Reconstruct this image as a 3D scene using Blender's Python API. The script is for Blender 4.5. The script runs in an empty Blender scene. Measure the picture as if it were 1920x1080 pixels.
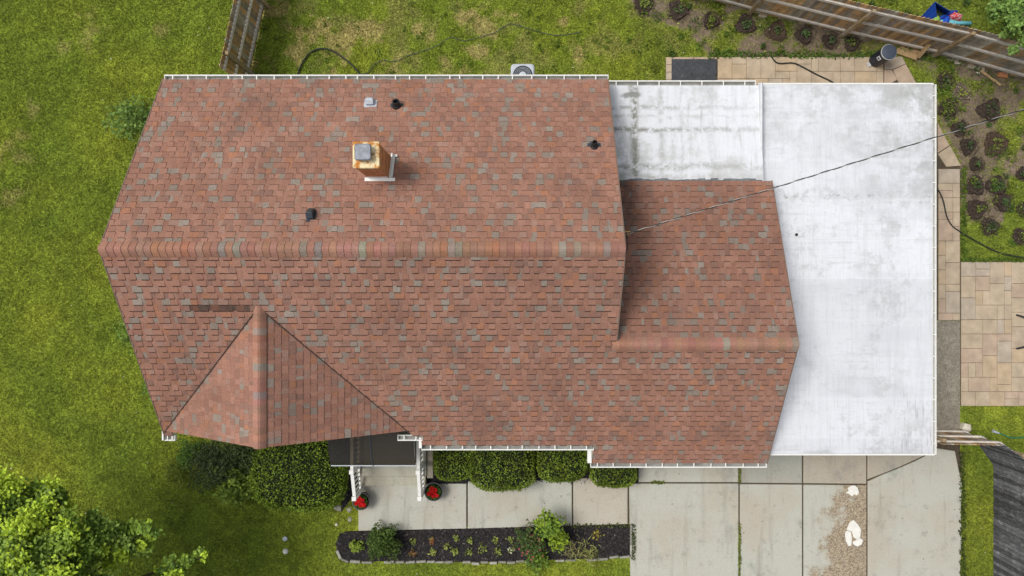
import bpy, math, random
import numpy as np
from mathutils import Vector, Matrix
random.seed(7); rng = np.random.default_rng(7)
S = bpy.context.scene; COL = S.collection
R = math.radians
H = 19.54; F = 1280.0          # camera height (m) and focal length in photo pixels

# ------------------------------------------------------------------ camera, sky, sun, exposure
cd = bpy.data.cameras.new('camera'); cam = bpy.data.objects.new('camera', cd); COL.objects.link(cam)
cam.location = (0, 0, H); cam.rotation_euler = (0, 0, 0)
cd.sensor_width = 36.0; cd.lens = 24.0; cd.clip_end = 600.0; cd.clip_start = 0.1
S.camera = cam
SUN_TO = Vector((-0.86, 0.30, 0.0)).normalized(); SUN_EL = R(60)
w = bpy.data.worlds.new('World'); S.world = w; w.use_nodes = True
nt = w.node_tree; bg = nt.nodes['Background']
sky = nt.nodes.new('ShaderNodeTexSky'); sky.sky_type = 'NISHITA'; sky.sun_disc = False
sky.sun_elevation = SUN_EL; sky.sun_rotation = math.atan2(SUN_TO.x, SUN_TO.y)
sky.air_density = 1.0; sky.dust_density = 4.0; sky.ozone_density = 1.0
hs = nt.nodes.new('ShaderNodeHueSaturation'); hs.inputs['Saturation'].default_value = 0.30
nt.links.new(sky.outputs[0], hs.inputs['Color']); nt.links.new(hs.outputs[0], bg.inputs['Color'])
bg.inputs['Strength'].default_value = 0.12
sd = bpy.data.lights.new('sun', 'SUN'); sun = bpy.data.objects.new('sun', sd); COL.objects.link(sun)
sd.energy = 1.7; sd.angle = R(24); sd.color = (1.0, 0.95, 0.87)
dv = Vector((SUN_TO.x * math.cos(SUN_EL), SUN_TO.y * math.cos(SUN_EL), math.sin(SUN_EL)))
sun.rotation_euler = dv.to_track_quat('Z', 'Y').to_euler()
S.view_settings.view_transform = 'Standard'; S.view_settings.look = 'None'
S.view_settings.gamma = 1.0; S.view_settings.exposure = 0.12
S.render.engine = 'CYCLES'

# ------------------------------------------------------------------ helpers
def P(px, py, z=0.0):
    D = H - z
    return Vector(((px - 960) * D / F, (540 - py) * D / F, z))
def on_plane(px, py, a, b, c):
    """point seen at a photo pixel on the plane z = a + b X + c Y"""
    dx, dy = (px - 960) / F, (540 - py) / F
    t = (H - a) / (1 + b * dx + c * dy)
    return Vector((dx * t, dy * t, H - t))
ORG = {}
def props(o, label=None, cat=None, group=None, kind=None):
    if label: o['label'] = label
    if cat: o['category'] = cat
    if group: o['group'] = group
    if kind: o['kind'] = kind
    return o
def thing(name, label, cat, loc=(0, 0, 0), group=None):
    o = bpy.data.objects.new(name, None); COL.objects.link(o)
    o.location = loc; o.empty_display_size = 0.1
    ORG[o] = Vector(loc)
    return props(o, label, cat, group)
def link(name, me, parent=None, loc=(0, 0, 0), rot=None):
    o = bpy.data.objects.new(name, me); COL.objects.link(o)
    loc = Vector(loc); po = ORG[parent] if parent else Vector((0, 0, 0))
    if parent: o.parent = parent
    m = Matrix.Translation(loc - po)
    if rot is not None: m = m @ rot.to_4x4()
    o.matrix_local = m
    ORG[o] = loc
    return o
class MB:
    def __init__(s): s.v = []; s.f = []; s.c = []
    def add(s, vs, fs, col=None, cols=None):
        n = len(s.v); s.v += [tuple(x) for x in vs]
        for i, f in enumerate(fs):
            s.f.append(tuple(n + k for k in f)); s.c.append(cols[i] if cols else (col or (1, 1, 1)))
        return s
    def box(s, c, size, rz=0.0, col=None, ch=0.0):
        x, y, z = size[0] / 2, size[1] / 2, size[2] / 2
        if ch:
            vs = [(-x, -y, -z), (x, -y, -z), (x, y, -z), (-x, y, -z), (-x, -y, z - ch), (x, -y, z - ch), (x, y, z - ch), (-x, y, z - ch),
                  (-x + ch, -y + ch, z), (x - ch, -y + ch, z), (x - ch, y - ch, z), (-x + ch, y - ch, z)]
            fs = [(3, 2, 1, 0), (8, 9, 10, 11)]
            for k in range(4):
                j = (k + 1) % 4; fs += [(k, j, 4 + j, 4 + k), (4 + k, 4 + j, 8 + j, 8 + k)]
        else:
            vs = [(-x, -y, -z), (x, -y, -z), (x, y, -z), (-x, y, -z), (-x, -y, z), (x, -y, z), (x, y, z), (-x, y, z)]
            fs = [(3, 2, 1, 0), (4, 5, 6, 7), (0, 1, 5, 4), (1, 2, 6, 5), (2, 3, 7, 6), (3, 0, 4, 7)]
        cs, sn = math.cos(rz), math.sin(rz)
        return s.add([(c[0] + a * cs - b * sn, c[1] + a * sn + b * cs, c[2] + d) for a, b, d in vs], fs, col)
    def bar(s, a, b, wd, ht, col=None, up=(0, 0, 1)):
        a, b = Vector(a), Vector(b); d = (b - a).normalized(); u = Vector(up)
        if abs(d.dot(u)) > .98: u = Vector((1, 0, 0))
        l = d.cross(u).normalized() * wd / 2; u2 = l.cross(d).normalized() * ht / 2
        vs = [p + q for p in (a, b) for q in (-l - u2, l - u2, l + u2, -l + u2)]
        return s.add(vs, [(3, 2, 1, 0), (4, 5, 6, 7), (0, 1, 5, 4), (1, 2, 6, 5), (2, 3, 7, 6), (3, 0, 4, 7)], col)
    def prism(s, poly, z0, z1, col=None, ch=0.0):
        """plan polygon (counter-clockwise) between heights; z may be numbers or functions"""
        if sum(a[0] * b[1] - b[0] * a[1] for a, b in zip(poly, poly[1:] + poly[:1])) < 0: poly = poly[::-1]
        f0 = z0 if callable(z0) else (lambda x, y: z0); f1 = z1 if callable(z1) else (lambda x, y: z1)
        n = len(poly)
        lo = [(x, y, f0(x, y)) for x, y in poly]; hi = [(x, y, f1(x, y)) for x, y in poly]
        fs = [tuple(range(n - 1, -1, -1))]
        if ch:
            cx = sum(p[0] for p in poly) / n; cy = sum(p[1] for p in poly) / n
            top = []
            for x, y in poly:
                d = math.hypot(x - cx, y - cy) or 1; k = 1 - ch * 1.4 / d
                X, Y = cx + (x - cx) * k, cy + (y - cy) * k; top.append((X, Y, f1(X, Y)))
            hi = [(x, y, z - ch) for x, y, z in hi]
            fs += [(i, (i + 1) % n, n + (i + 1) % n, n + i) for i in range(n)]
            fs += [(n + i, n + (i + 1) % n, 2 * n + (i + 1) % n, 2 * n + i) for i in range(n)]
            fs.append(tuple(2 * n + i for i in range(n)))
            return s.add(lo + hi + top, fs, col)
        fs += [(i, (i + 1) % n, n + (i + 1) % n, n + i) for i in range(n)] + [tuple(n + i for i in range(n))]
        return s.add(lo + hi, fs, col)
    def tube(s, pts, r, n=7, col=None):
        pts = [Vector(p) for p in pts]; rs = r if isinstance(r, (list, tuple)) else [r] * len(pts)
        base = len(s.v); prev = None
        for i, p in enumerate(pts):
            d = (pts[min(i + 1, len(pts) - 1)] - pts[max(i - 1, 0)]).normalized()
            if prev is None: u = d.orthogonal().normalized()
            else: u = (prev - d * prev.dot(d)); u = u.normalized() if u.length > 1e-6 else d.orthogonal().normalized()
            prev = u; v = d.cross(u)
            for k in range(n):
                a = 2 * math.pi * k / n; s.v.append(tuple(p + (u * math.cos(a) + v * math.sin(a)) * rs[i]))
        for i in range(len(pts) - 1):
            for k in range(n):
                j = (k + 1) % n
                s.f.append((base + i * n + k, base + i * n + j, base + (i + 1) * n + j, base + (i + 1) * n + k)); s.c.append(col or (1, 1, 1))
        e = base + (len(pts) - 1) * n
        s.f.append(tuple(base + k for k in range(n - 1, -1, -1))); s.c.append(col or (1, 1, 1))
        s.f.append(tuple(e + k for k in range(n))); s.c.append(col or (1, 1, 1))
        return s
    def lathe(s, prof, c, n=24, col=None, cols=None, axis=None):
        base = len(s.v)
        for r, z in prof:
            for k in range(n):
                a = 2 * math.pi * k / n; q = Vector((r * math.cos(a), r * math.sin(a), z))
                if axis is not None: q = axis @ q
                s.v.append((c[0] + q.x, c[1] + q.y, c[2] + q.z))
        for i in range(len(prof) - 1):
            for k in range(n):
                j = (k + 1) % n
                s.f.append((base + i * n + k, base + i * n + j, base + (i + 1) * n + j, base + (i + 1) * n + k)); s.c.append(cols[i] if cols else (col or (1, 1, 1)))
        e = base + (len(prof) - 1) * n
        s.f.append(tuple(e + k for k in range(n))); s.c.append(cols[-1] if cols else (col or (1, 1, 1)))
        s.f.append(tuple(base + k for k in range(n - 1, -1, -1))); s.c.append(cols[0] if cols else (col or (1, 1, 1)))
        return s
    def mesh(s, name, m, org=(0, 0, 0), smooth=False):
        o = Vector(org); me = bpy.data.meshes.new(name)
        me.from_pydata([(x - o.x, y - o.y, z - o.z) for x, y, z in s.v], [], s.f)
        at = me.color_attributes.new('Col', 'FLOAT_COLOR', 'CORNER')
        buf = []
        for f, c in zip(s.f, s.c): buf += [c[0], c[1], c[2], 1.0] * len(f)
        at.data.foreach_set('color', buf)
        me.materials.append(m)
        if smooth: me.polygons.foreach_set('use_smooth', [True] * len(me.polygons))
        me.update(); return me
    def build(s, name, m, parent=None, org=None, smooth=False):
        if org is None: org = ORG[parent] if parent else Vector((0, 0, 0))
        return link(name, s.mesh(name, m, org, smooth), parent, org)
def np_mesh(name, V, k, C, m):
    """V (N*k,3) consecutive k-gons, C (N*k,3) vertex colours"""
    n = len(V); me = bpy.data.meshes.new(name)
    me.vertices.add(n); me.vertices.foreach_set('co', np.ascontiguousarray(V, dtype=np.float32).ravel())
    me.loops.add(n); me.loops.foreach_set('vertex_index', np.arange(n, dtype=np.int32))
    me.polygons.add(n // k); me.polygons.foreach_set('loop_start', np.arange(0, n, k, dtype=np.int32))
    me.update(calc_edges=True)
    at = me.color_attributes.new('Col', 'FLOAT_COLOR', 'POINT')
    at.data.foreach_set('color', np.concatenate([C, np.ones((n, 1))], 1).astype(np.float32).ravel())
    me.materials.append(m); return me
def vnoise(x, y, sc, seed=0, oct=3):
    out = np.zeros_like(x); amp = 1.0; tot = 0.0
    for o in range(oct):
        g = np.random.default_rng(seed * 17 + o).random((257, 257))
        fx = x * sc + 1000.3; fy = y * sc + 1000.7
        ix = np.floor(fx).astype(int); iy = np.floor(fy).astype(int); tx = fx - ix; ty = fy - iy
        tx = tx * tx * (3 - 2 * tx); ty = ty * ty * (3 - 2 * ty); ix %= 256; iy %= 256
        v = (g[ix, iy] * (1 - tx) + g[ix + 1, iy] * tx) * (1 - ty) + (g[ix, iy + 1] * (1 - tx) + g[ix + 1, iy + 1] * tx) * ty
        out += v * amp; tot += amp; amp *= .5; sc *= 2.1
    return out / tot
def in_poly(x, y, poly):
    ins = np.zeros(x.shape, bool); n = len(poly)
    for i in range(n):
        x0, y0 = poly[i]; x1, y1 = poly[(i + 1) % n]
        if y0 == y1: continue
        c = ((y0 > y) != (y1 > y)) & (x < (x1 - x0) * (y - y0) / (y1 - y0) + x0); ins ^= c
    return ins

# ------------------------------------------------------------------ materials
def base_nodes(name):
    m = bpy.data.materials.new(name); m.use_nodes = True; t = m.node_tree
    b = t.nodes['Principled BSDF']; g = t.nodes.new('ShaderNodeNewGeometry')
    return m, t, b, g
def noise(t, vec, scale, detail=4, rough=.55):
    n = t.nodes.new('ShaderNodeTexNoise'); n.inputs['Scale'].default_value = scale
    n.inputs['Detail'].default_value = detail; n.inputs['Roughness'].default_value = rough
    t.links.new(vec, n.inputs['Vector']); return n.outputs['Fac']
def maprange(t, val, a, b, c, d, smooth=False):
    n = t.nodes.new('ShaderNodeMapRange'); n.clamp = True
    if smooth: n.interpolation_type = 'SMOOTHSTEP'
    for i, x in enumerate((a, b, c, d)): n.inputs[1 + i].default_value = x
    t.links.new(val, n.inputs[0]); return n.outputs[0]
def mix(t, fac, a, b, mode='MIX'):
    n = t.nodes.new('ShaderNodeMix'); n.data_type = 'RGBA'; n.blend_type = mode
    for sock, val in ((n.inputs[0], fac), (n.inputs[6], a), (n.inputs[7], b)):
        if isinstance(val, (int, float)): sock.default_value = val
        elif isinstance(val, tuple): sock.default_value = (*val, 1)
        else: t.links.new(val, sock)
    return n.outputs[2]
def mth(t, op, a, b=None):
    n = t.nodes.new('ShaderNodeMath'); n.operation = op
    for i, val in enumerate((a, b)):
        if val is None: continue
        if isinstance(val, (int, float)): n.inputs[i].default_value = val
        else: t.links.new(val, n.inputs[i])
    return n.outputs[0]
def vscale(t, vec, sx, sy, sz=1.0):
    n = t.nodes.new('ShaderNodeMapping'); n.inputs['Scale'].default_value = (sx, sy, sz)
    t.links.new(vec, n.inputs['Vector']); return n.outputs[0]
def bump(t, b, h, strength, dist=.01):
    n = t.nodes.new('ShaderNodeBump'); n.inputs['Strength'].default_value = strength; n.inputs['Distance'].default_value = dist
    t.links.new(h, n.inputs['Height']); t.links.new(n.outputs[0], b.inputs['Normal'])
def mat(name, col=(1, 1, 1), rough=.8, attr=False, var=.12, scale=6.0, fine=0.0, fscale=80.0, stain=None, stain_scale=2.0, stain_thr=(.5, .7),
        bmp=0.0, bscale=80.0, spec=.3, metal=0.0, objrand=0.0, transl=0.0):
    m, t, b, g = base_nodes(name); pos = g.outputs['Position']
    if attr:
        a = t.nodes.new('ShaderNodeAttribute'); a.attribute_name = 'Col'; c = a.outputs['Color']
        if col != (1, 1, 1): c = mix(t, 1.0, c, col, 'MULTIPLY')
    else:
        rgb = t.nodes.new('ShaderNodeRGB'); rgb.outputs[0].default_value = (*col, 1); c = rgb.outputs[0]
    if stain:
        s = maprange(t, noise(t, pos, stain_scale, 7, .65), stain_thr[0], stain_thr[1], 0, 1, True); c = mix(t, s, c, stain)
    def mul(c, v):
        cb = t.nodes.new('ShaderNodeCombineColor')
        for i in range(3): t.links.new(v, cb.inputs[i])
        return mix(t, 1.0, c, cb.outputs[0], 'MULTIPLY')
    if var: c = mul(c, maprange(t, noise(t, pos, scale, 5), .25, .75, 1 - var, 1 + var))
    if fine: c = mul(c, maprange(t, noise(t, pos, fscale, 2), .3, .7, 1 - fine, 1 + fine))
    if objrand:
        oi = t.nodes.new('ShaderNodeObjectInfo'); c = mul(c, maprange(t, oi.outputs['Random'], 0, 1, 1 - objrand, 1 + objrand))
    t.links.new(c, b.inputs['Base Color'])
    b.inputs['Roughness'].default_value = rough; b.inputs['Specular IOR Level'].default_value = spec; b.inputs['Metallic'].default_value = metal
    if bmp: bump(t, b, noise(t, pos, bscale, 4), bmp)
    if transl:
        tr = t.nodes.new('ShaderNodeBsdfTranslucent'); t.links.new(c, tr.inputs['Color'])
        ms = t.nodes.new('ShaderNodeMixShader'); ms.inputs[0].default_value = transl
        t.links.new(b.outputs[0], ms.inputs[1]); t.links.new(tr.outputs[0], ms.inputs[2])
        t.links.new(ms.outputs[0], t.nodes['Material Output'].inputs['Surface'])
    return m
M = {}
def shingle_mat():
    m = mat('asphalt_shingle', rough=.95, attr=True, var=.13, scale=.9, fine=.20, fscale=42, bmp=.25, bscale=120, spec=.12)
    t = m.node_tree; b = t.nodes['Principled BSDF']; src = b.inputs['Base Color'].links[0].from_socket
    g = t.nodes.new('ShaderNodeNewGeometry'); pos = g.outputs['Position']
    c = mix(t, maprange(t, noise(t, pos, 7.5, 4, .7), .52, .74, 0, .32, True), src, (.205, .160, .133))      # worn grey granules
    c = mix(t, maprange(t, noise(t, vscale(t, pos, 1.0, .55), .65, 6, .6), .50, .74, 0, .38, True), c, (.135, .088, .070))   # old grime
    sx = t.nodes.new('ShaderNodeSeparateXYZ'); t.links.new(pos, sx.inputs[0])
    k = mth(t, 'MULTIPLY', maprange(t, sx.outputs[0], 2.25, 3.6, 1, 0, True), maprange(t, sx.outputs[1], 2.4, .4, 1, 0, True))
    k = mth(t, 'MULTIPLY', k, mth(t, 'GREATER_THAN', sx.outputs[0], 2.335))
    k = mth(t, 'MULTIPLY', k, mth(t, 'GREATER_THAN', sx.outputs[1], -1.0))
    c = mix(t, mth(t, 'MULTIPLY', k, maprange(t, noise(t, pos, 2.2, 7, .7), .36, .58, .1, .95)), c, (.040, .036, .036))     # tar stain plus the gable wall's shade, painted into the wing roof's back corner
    t.links.new(c, b.inputs['Base Color']); return m
M['shingle'] = shingle_mat()
M['white'] = mat('white_trim', (.80, .80, .77), .5, var=.06, fine=.03, stain=(.42, .41, .36), stain_scale=5, stain_thr=(.62, .85))
M['gutter_in'] = mat('gutter_inside', (.26, .26, .24), .8, var=.35, scale=5)
M['siding'] = mat('vinyl_siding', (.60, .58, .52), .6, var=.05)
M['rustcrown'] = mat('painted_crown', (.84, .72, .44), .7, var=.10, scale=9, stain=(.52, .20, .03), stain_scale=4.6, stain_thr=(.46, .58))
M['brick'] = mat('red_brick', (.52, .23, .11), .9, var=.2, scale=14, objrand=.25, fine=.1, stain=(.50, .22, .07), stain_scale=6)
M['mortar'] = mat('mortar', (.52, .42, .33), .95, var=.15)
M['galv'] = mat('galvanised_steel', (.20, .215, .25), .5, var=.3, scale=12, metal=.35, spec=.4)
M['ltgrey'] = mat('light_grey_metal', (.50, .54, .60), .5, var=.12)
M['black'] = mat('black_rubber', (.018, .018, .02), .6, var=.3, scale=20, spec=.35)
M['char'] = mat('charcoal_paint', (.045, .055, .07), .5, var=.2)
M['leaf'] = mat('leaf', rough=.55, attr=True, var=.18, scale=3, transl=.2, spec=.12)
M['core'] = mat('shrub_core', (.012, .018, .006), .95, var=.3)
M['bark'] = mat('bark', (.10, .075, .05), .95, var=.3, scale=15, bmp=.6, bscale=30)
M['grass'] = mat('grass_blade', rough=.6, attr=True, var=.10, scale=.8, transl=.15, spec=.2)
M['ground'] = mat('lawn_soil', rough=.98, attr=True, var=.22, scale=9, fine=.28, fscale=26, bmp=.6, bscale=25, spec=.1)
M['mulch'] = mat('dark_mulch', rough=.95, attr=True, var=.4, scale=18, fine=.5, fscale=38, bmp=1.0, bscale=32, spec=.12)
M['paver'] = mat('paver', rough=.9, attr=True, var=.2, scale=3.2, fine=.1, fscale=60, bmp=.15, bscale=70, spec=.2,
                 stain=(.34, .285, .22), stain_scale=2.4, stain_thr=(.55, .8))
M['joint'] = mat('joint_sand', (.085, .068, .045), .98, var=.3, scale=10)
M['wood_in'] = mat('weathered_boards', rough=.9, attr=True, var=.32, scale=8, fine=.18, fscale=40, objrand=.30, stain=(.30, .265, .225), stain_scale=2.2, stain_thr=(.46, .66), bmp=.3, bscale=50, spec=.15)
M['rail'] = mat('grey_rail', (.66, .61, .55), .9, var=.2, scale=9, objrand=.12, fine=.08, spec=.15)
M['darkwood'] = mat('dark_grey_boards', (.105, .107, .117), .85, var=.4, scale=6, objrand=.6, stain=(.26, .26, .27), stain_scale=7, stain_thr=(.52, .70), spec=.3)
M['tanwood'] = mat('tan_lumber', (.42, .29, .15), .9, var=.2, scale=10, objrand=.15)
M['stone'] = mat('edging_stone', (.30, .29, .25), .9, var=.3, scale=12, objrand=.3, bmp=.4, bscale=40)
M['whitestone'] = mat('pale_stone', (.62, .58, .48), .9, var=.15, scale=10, bmp=.4, bscale=30)
M['plastic'] = mat('coloured_plastic', rough=.45, attr=True, var=.08, scale=9, spec=.4)
M['cloth'] = mat('coloured_cloth', rough=.9, attr=True, var=.15, scale=12, bmp=.4, bscale=18, spec=.15)
M['petal'] = mat('red_petal', (.62, .012, .012), .6, var=.2, scale=30, objrand=.15, transl=.15)
M['hose'] = mat('dark_hose', (.022, .028, .024), .55, var=.3, scale=12)
M['greyhose'] = mat('grey_green_hose', (.075, .10, .075), .65, var=.25, scale=8)
M['greenhose'] = mat('green_hose', (.02, .20, .11), .5, var=.15)
M['glass'] = mat('window_glass', (.05, .06, .07), .1, var=.1, spec=.6)
M['matting'] = mat('rubber_mat', (.062, .066, .075), .95, var=.3, scale=8, fine=.45, fscale=40, stain=(.15, .15, .15), stain_scale=4, stain_thr=(.6, .8), bmp=.6, bscale=60)
M['patch'] = mat('white_patch', (.76, .75, .70), .8, var=.10, scale=9, bmp=.2, bscale=30)
M['alu'] = mat('bare_aluminium', (.38, .38, .36), .5, var=.1, metal=.2)

def concrete_mat(name, agg=False):
    m, t, b, g = base_nodes(name); pos = g.outputs['Position']
    a = t.nodes.new('ShaderNodeAttribute'); a.attribute_name = 'Col'; c = a.outputs['Color']
    c = mix(t, maprange(t, noise(t, pos, .55, 6, .6), .42, .66, 0, .50, True), c, (.43, .355, .275))
    c = mix(t, maprange(t, noise(t, vscale(t, pos, 1, .8), .9, 8, .7), .54, .72, 0, .7, True), c, (.25, .25, .225))
    c = mix(t, maprange(t, noise(t, pos, 3.1, 8, .7), .55, .72, 0, .6, True), c, (.225, .22, .195))
    c = mix(t, maprange(t, noise(t, vscale(t, pos, 3.2, .35), 1.0, 7, .65), .52, .70, 0, .5, True), c, (.27, .25, .21))
    vo = t.nodes.new('ShaderNodeTexVoronoi'); vo.inputs['Scale'].default_value = 2.6; vo.inputs['Randomness'].default_value = 1.0
    t.links.new(pos, vo.inputs['Vector'])
    c = mix(t, maprange(t, vo.outputs['Distance'], .03, .07, .75, 0), c, (.10, .095, .085))
    if agg:
        sx = t.nodes.new('ShaderNodeSeparateXYZ'); t.links.new(pos, sx.inputs[0])
        d = mth(t, 'SUBTRACT', sx.outputs[0], 9.15)
        d = mth(t, 'ADD', d, mth(t, 'MULTIPLY', mth(t, 'ADD', sx.outputs[1], 6.6), -.28))
        d = mth(t, 'ADD', d, mth(t, 'MULTIPLY', mth(t, 'SUBTRACT', noise(t, pos, 1.6, 7, .7), .5), 3.2))
        k = maprange(t, d, -.25, .25, 0, 1, True)
        v2 = t.nodes.new('ShaderNodeTexVoronoi'); v2.inputs['Scale'].default_value = 34; t.links.new(pos, v2.inputs['Vector'])
        sp = t.nodes.new('ShaderNodeSeparateColor'); t.links.new(v2.outputs['Color'], sp.inputs[0])
        peb = mix(t, sp.outputs[0], (.15, .11, .075), (.47, .385, .27))
        c = mix(t, mth(t, 'MULTIPLY', k, .9), c, peb)
    def mul(c, v):
        cb = t.nodes.new('ShaderNodeCombineColor')
        for i in range(3): t.links.new(v, cb.inputs[i])
        return mix(t, 1.0, c, cb.outputs[0], 'MULTIPLY')
    c = mul(c, maprange(t, noise(t, pos, 42, 3), .3, .7, .88, 1.12))
    t.links.new(c, b.inputs['Base Color']); b.inputs['Roughness'].default_value = .9; b.inputs['Specular IOR Level'].default_value = .2
    bump(t, b, noise(t, pos, 70, 4), .2); return m
M['concrete'] = concrete_mat('concrete'); M['aggregate'] = concrete_mat('worn_concrete', True)

def membrane_mat(name, old):
    m, t, b, g = base_nodes(name); pos = g.outputs['Position']
    sx = t.nodes.new('ShaderNodeSeparateXYZ'); t.links.new(pos, sx.inputs[0]); X, Y = sx.outputs[0], sx.outputs[1]
    c = (.715, .735, .78)
    grey = (.34, .345, .34)
    fn = noise(t, pos, 14, 8, .8); c = mix(t, maprange(t, fn, .52, .66, 0, .35, True), c, (.46, .475, .48))
    st = noise(t, vscale(t, pos, 5.5, .35), 1.5, 6, .7)
    c = mix(t, maprange(t, st, .48, .66, 0, .34, True), c, (.53, .55, .58))
    st2 = noise(t, vscale(t, pos, .5, 6.0), 1.2, 6, .7)
    c = mix(t, maprange(t, st2, .55, .72, 0, .30, True), c, (.54, .55, .57))
    bl = noise(t, pos, .95, 9, .72)
    if old:
        c = mix(t, maprange(t, bl, .50, .62, 0, .5, True), c, (.42, .43, .405))
        # dirt that settles along the board lines below the coating, wandering and broken up
        wob = mth(t, 'MULTIPLY', mth(t, 'SUBTRACT', noise(t, pos, 2.1, 5, .6), .5), .22)
        Xw = mth(t, 'ADD', X, wob); Yw = mth(t, 'ADD', Y, wob); gl = None
        for co, at_, wd_, st_ in ((Xw, 3.05, .11, 1.0), (Xw, 3.72, .07, .45), (Xw, 4.22, .05, .3), (Xw, 4.95, .06, .35), (Xw, 5.55, .06, .25), (Yw, 4.50, .06, .6), (Yw, 4.28, .04, .35), (Yw, 3.95, .07, .95), (Yw, 3.0, .09, .8), (Yw, 2.75, .08, .5)):
            l_ = maprange(t, mth(t, 'ABSOLUTE', mth(t, 'SUBTRACT', co, at_)), 0, wd_ * 1.6, st_, 0, True); gl = l_ if gl is None else mth(t, 'MAXIMUM', gl, l_)
        n1 = noise(t, pos, 3.6, 10, .85); wst = maprange(t, X, 2.1, 6.0, 1.15, .35)
        k = mth(t, 'MULTIPLY', mth(t, 'MULTIPLY', gl, maprange(t, n1, .43, .53, 0, 1.0, True)), wst)
        c = mix(t, k, c, (.19, .195, .16))
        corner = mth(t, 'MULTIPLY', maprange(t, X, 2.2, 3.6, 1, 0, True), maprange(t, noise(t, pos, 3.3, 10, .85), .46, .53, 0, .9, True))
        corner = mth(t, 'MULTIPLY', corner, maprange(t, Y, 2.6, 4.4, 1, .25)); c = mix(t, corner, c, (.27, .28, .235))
        vs_ = noise(t, vscale(t, pos, 9, .8), 1.4, 6, .7); c = mix(t, maprange(t, vs_, .56, .70, 0, .5, True), c, (.40, .41, .38))
        blot = mth(t, 'ADD', mth(t, 'POWER', mth(t, 'MULTIPLY', mth(t, 'SUBTRACT', Xw, 2.98), 2.6), 2.0), mth(t, 'POWER', mth(t, 'MULTIPLY', mth(t, 'SUBTRACT', Yw, 4.82), 7.0), 2.0))
        c = mix(t, maprange(t, mth(t, 'ADD', blot, mth(t, 'MULTIPLY', noise(t, pos, 6, 6, .7), .8)), .55, 1.0, .9, 0, True), c, (.22, .225, .21))
    else:
        region = mth(t, 'MULTIPLY', maprange(t, X, 7.5, 10.3, .15, 1, True), maprange(t, Y, 1.2, 3.4, .12, 1, True))
        c = mix(t, mth(t, 'MULTIPLY', region, maprange(t, bl, .40, .60, 0, .95, True)), c, (.36, .37, .355))
        spk = mth(t, 'MULTIPLY', maprange(t, mth(t, 'ABSOLUTE', mth(t, 'SUBTRACT', mth(t, 'ADD', Y, mth(t, 'MULTIPLY', noise(t, pos, 1.2, 3), .5)), 2.55)), 0, .28, 1, 0, True), maprange(t, noise(t, pos, 5.5, 8, .8), .50, .66, 0, .95, True))
        c = mix(t, spk, c, (.27, .275, .27))
        wide = noise(t, vscale(t, pos, .45, 1.3), .8, 5, .6); c = mix(t, maprange(t, wide, .45, .65, 0, .35, True), c, (.52, .54, .58))
        c = mix(t, mth(t, 'MULTIPLY', maprange(t, Y, 2.4, 4.9, 0, 1, True), maprange(t, noise(t, pos, 1.7, 8, .75), .44, .64, 0, .75, True)), c, (.45, .46, .46))
        seamd = mth(t, 'ABSOLUTE', mth(t, 'SUBTRACT', mth(t, 'FRACT', mth(t, 'ADD', Y, .78)), .5))
        k = mth(t, 'MULTIPLY', maprange(t, seamd, .40, .5, 0, 1, True), maprange(t, noise(t, pos, 2.0, 8, .7), .50, .66, 0, .45, True))
        c = mix(t, k, c, (.42, .43, .43))
        sc = noise(t, vscale(t, pos, 14, 1.1), 1.3, 5, .65)
        k = mth(t, 'MULTIPLY', maprange(t, X, 9.3, 9.9, 0, 1, True), maprange(t, Y, -2.3, -3.1, 0, 1, True))
        c = mix(t, mth(t, 'MULTIPLY', k, maprange(t, sc, .52, .66, 0, .7, True)), c, (.32, .32, .33))
        br1 = noise(t, vscale(t, pos, 16, .5), 1.2, 8, .8); c = mix(t, maprange(t, br1, .50, .66, 0, .42, True), c, (.50, .52, .55))
        br2 = noise(t, vscale(t, pos, 1.0, 9), 1.1, 8, .8); pm = maprange(t, noise(t, pos, .55, 3), .42, .6, 0, 1, True); c = mix(t, mth(t, 'MULTIPLY', pm, maprange(t, br2, .50, .66, 0, .55, True)), c, (.47, .49, .51))
        gp_ = mth(t, 'MULTIPLY', maprange(t, noise(t, pos, 1.5, 10, .82), .50, .60, 0, .55, True), maprange(t, noise(t, pos, .33, 3), .46, .58, 0, 1, True)); c = mix(t, gp_, c, (.44, .455, .46))
        lapb = maprange(t, seamd, .44, .47, 0, .25, True); c = mix(t, lapb, c, (.76, .78, .82))
        fr = mth(t, 'MULTIPLY', maprange(t, Y, -3.95, -4.1, 0, 1, True), maprange(t, noise(t, vscale(t, pos, .8, 4), 2, 7, .7), .45, .62, 0, .6, True))
        c = mix(t, fr, c, (.45, .46, .48))
    oi = t.nodes.new('ShaderNodeObjectInfo'); cb = t.nodes.new('ShaderNodeCombineColor'); rv = maprange(t, oi.outputs['Random'], 0, 1, .93, 1.04)
    for i in range(3): t.links.new(rv, cb.inputs[i])
    c = mix(t, 1.0, c, cb.outputs[0], 'MULTIPLY')
    t.links.new(c, b.inputs['Base Color']); b.inputs['Roughness'].default_value = .62; b.inputs['Specular IOR Level'].default_value = .3
    bump(t, b, noise(t, vscale(t, pos, 6, 1.2), 2.2, 6, .6), .35, .02); return m
M['membrane'] = membrane_mat('white_membrane', False); M['membrane_old'] = membrane_mat('dirty_white_membrane', True)

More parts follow.
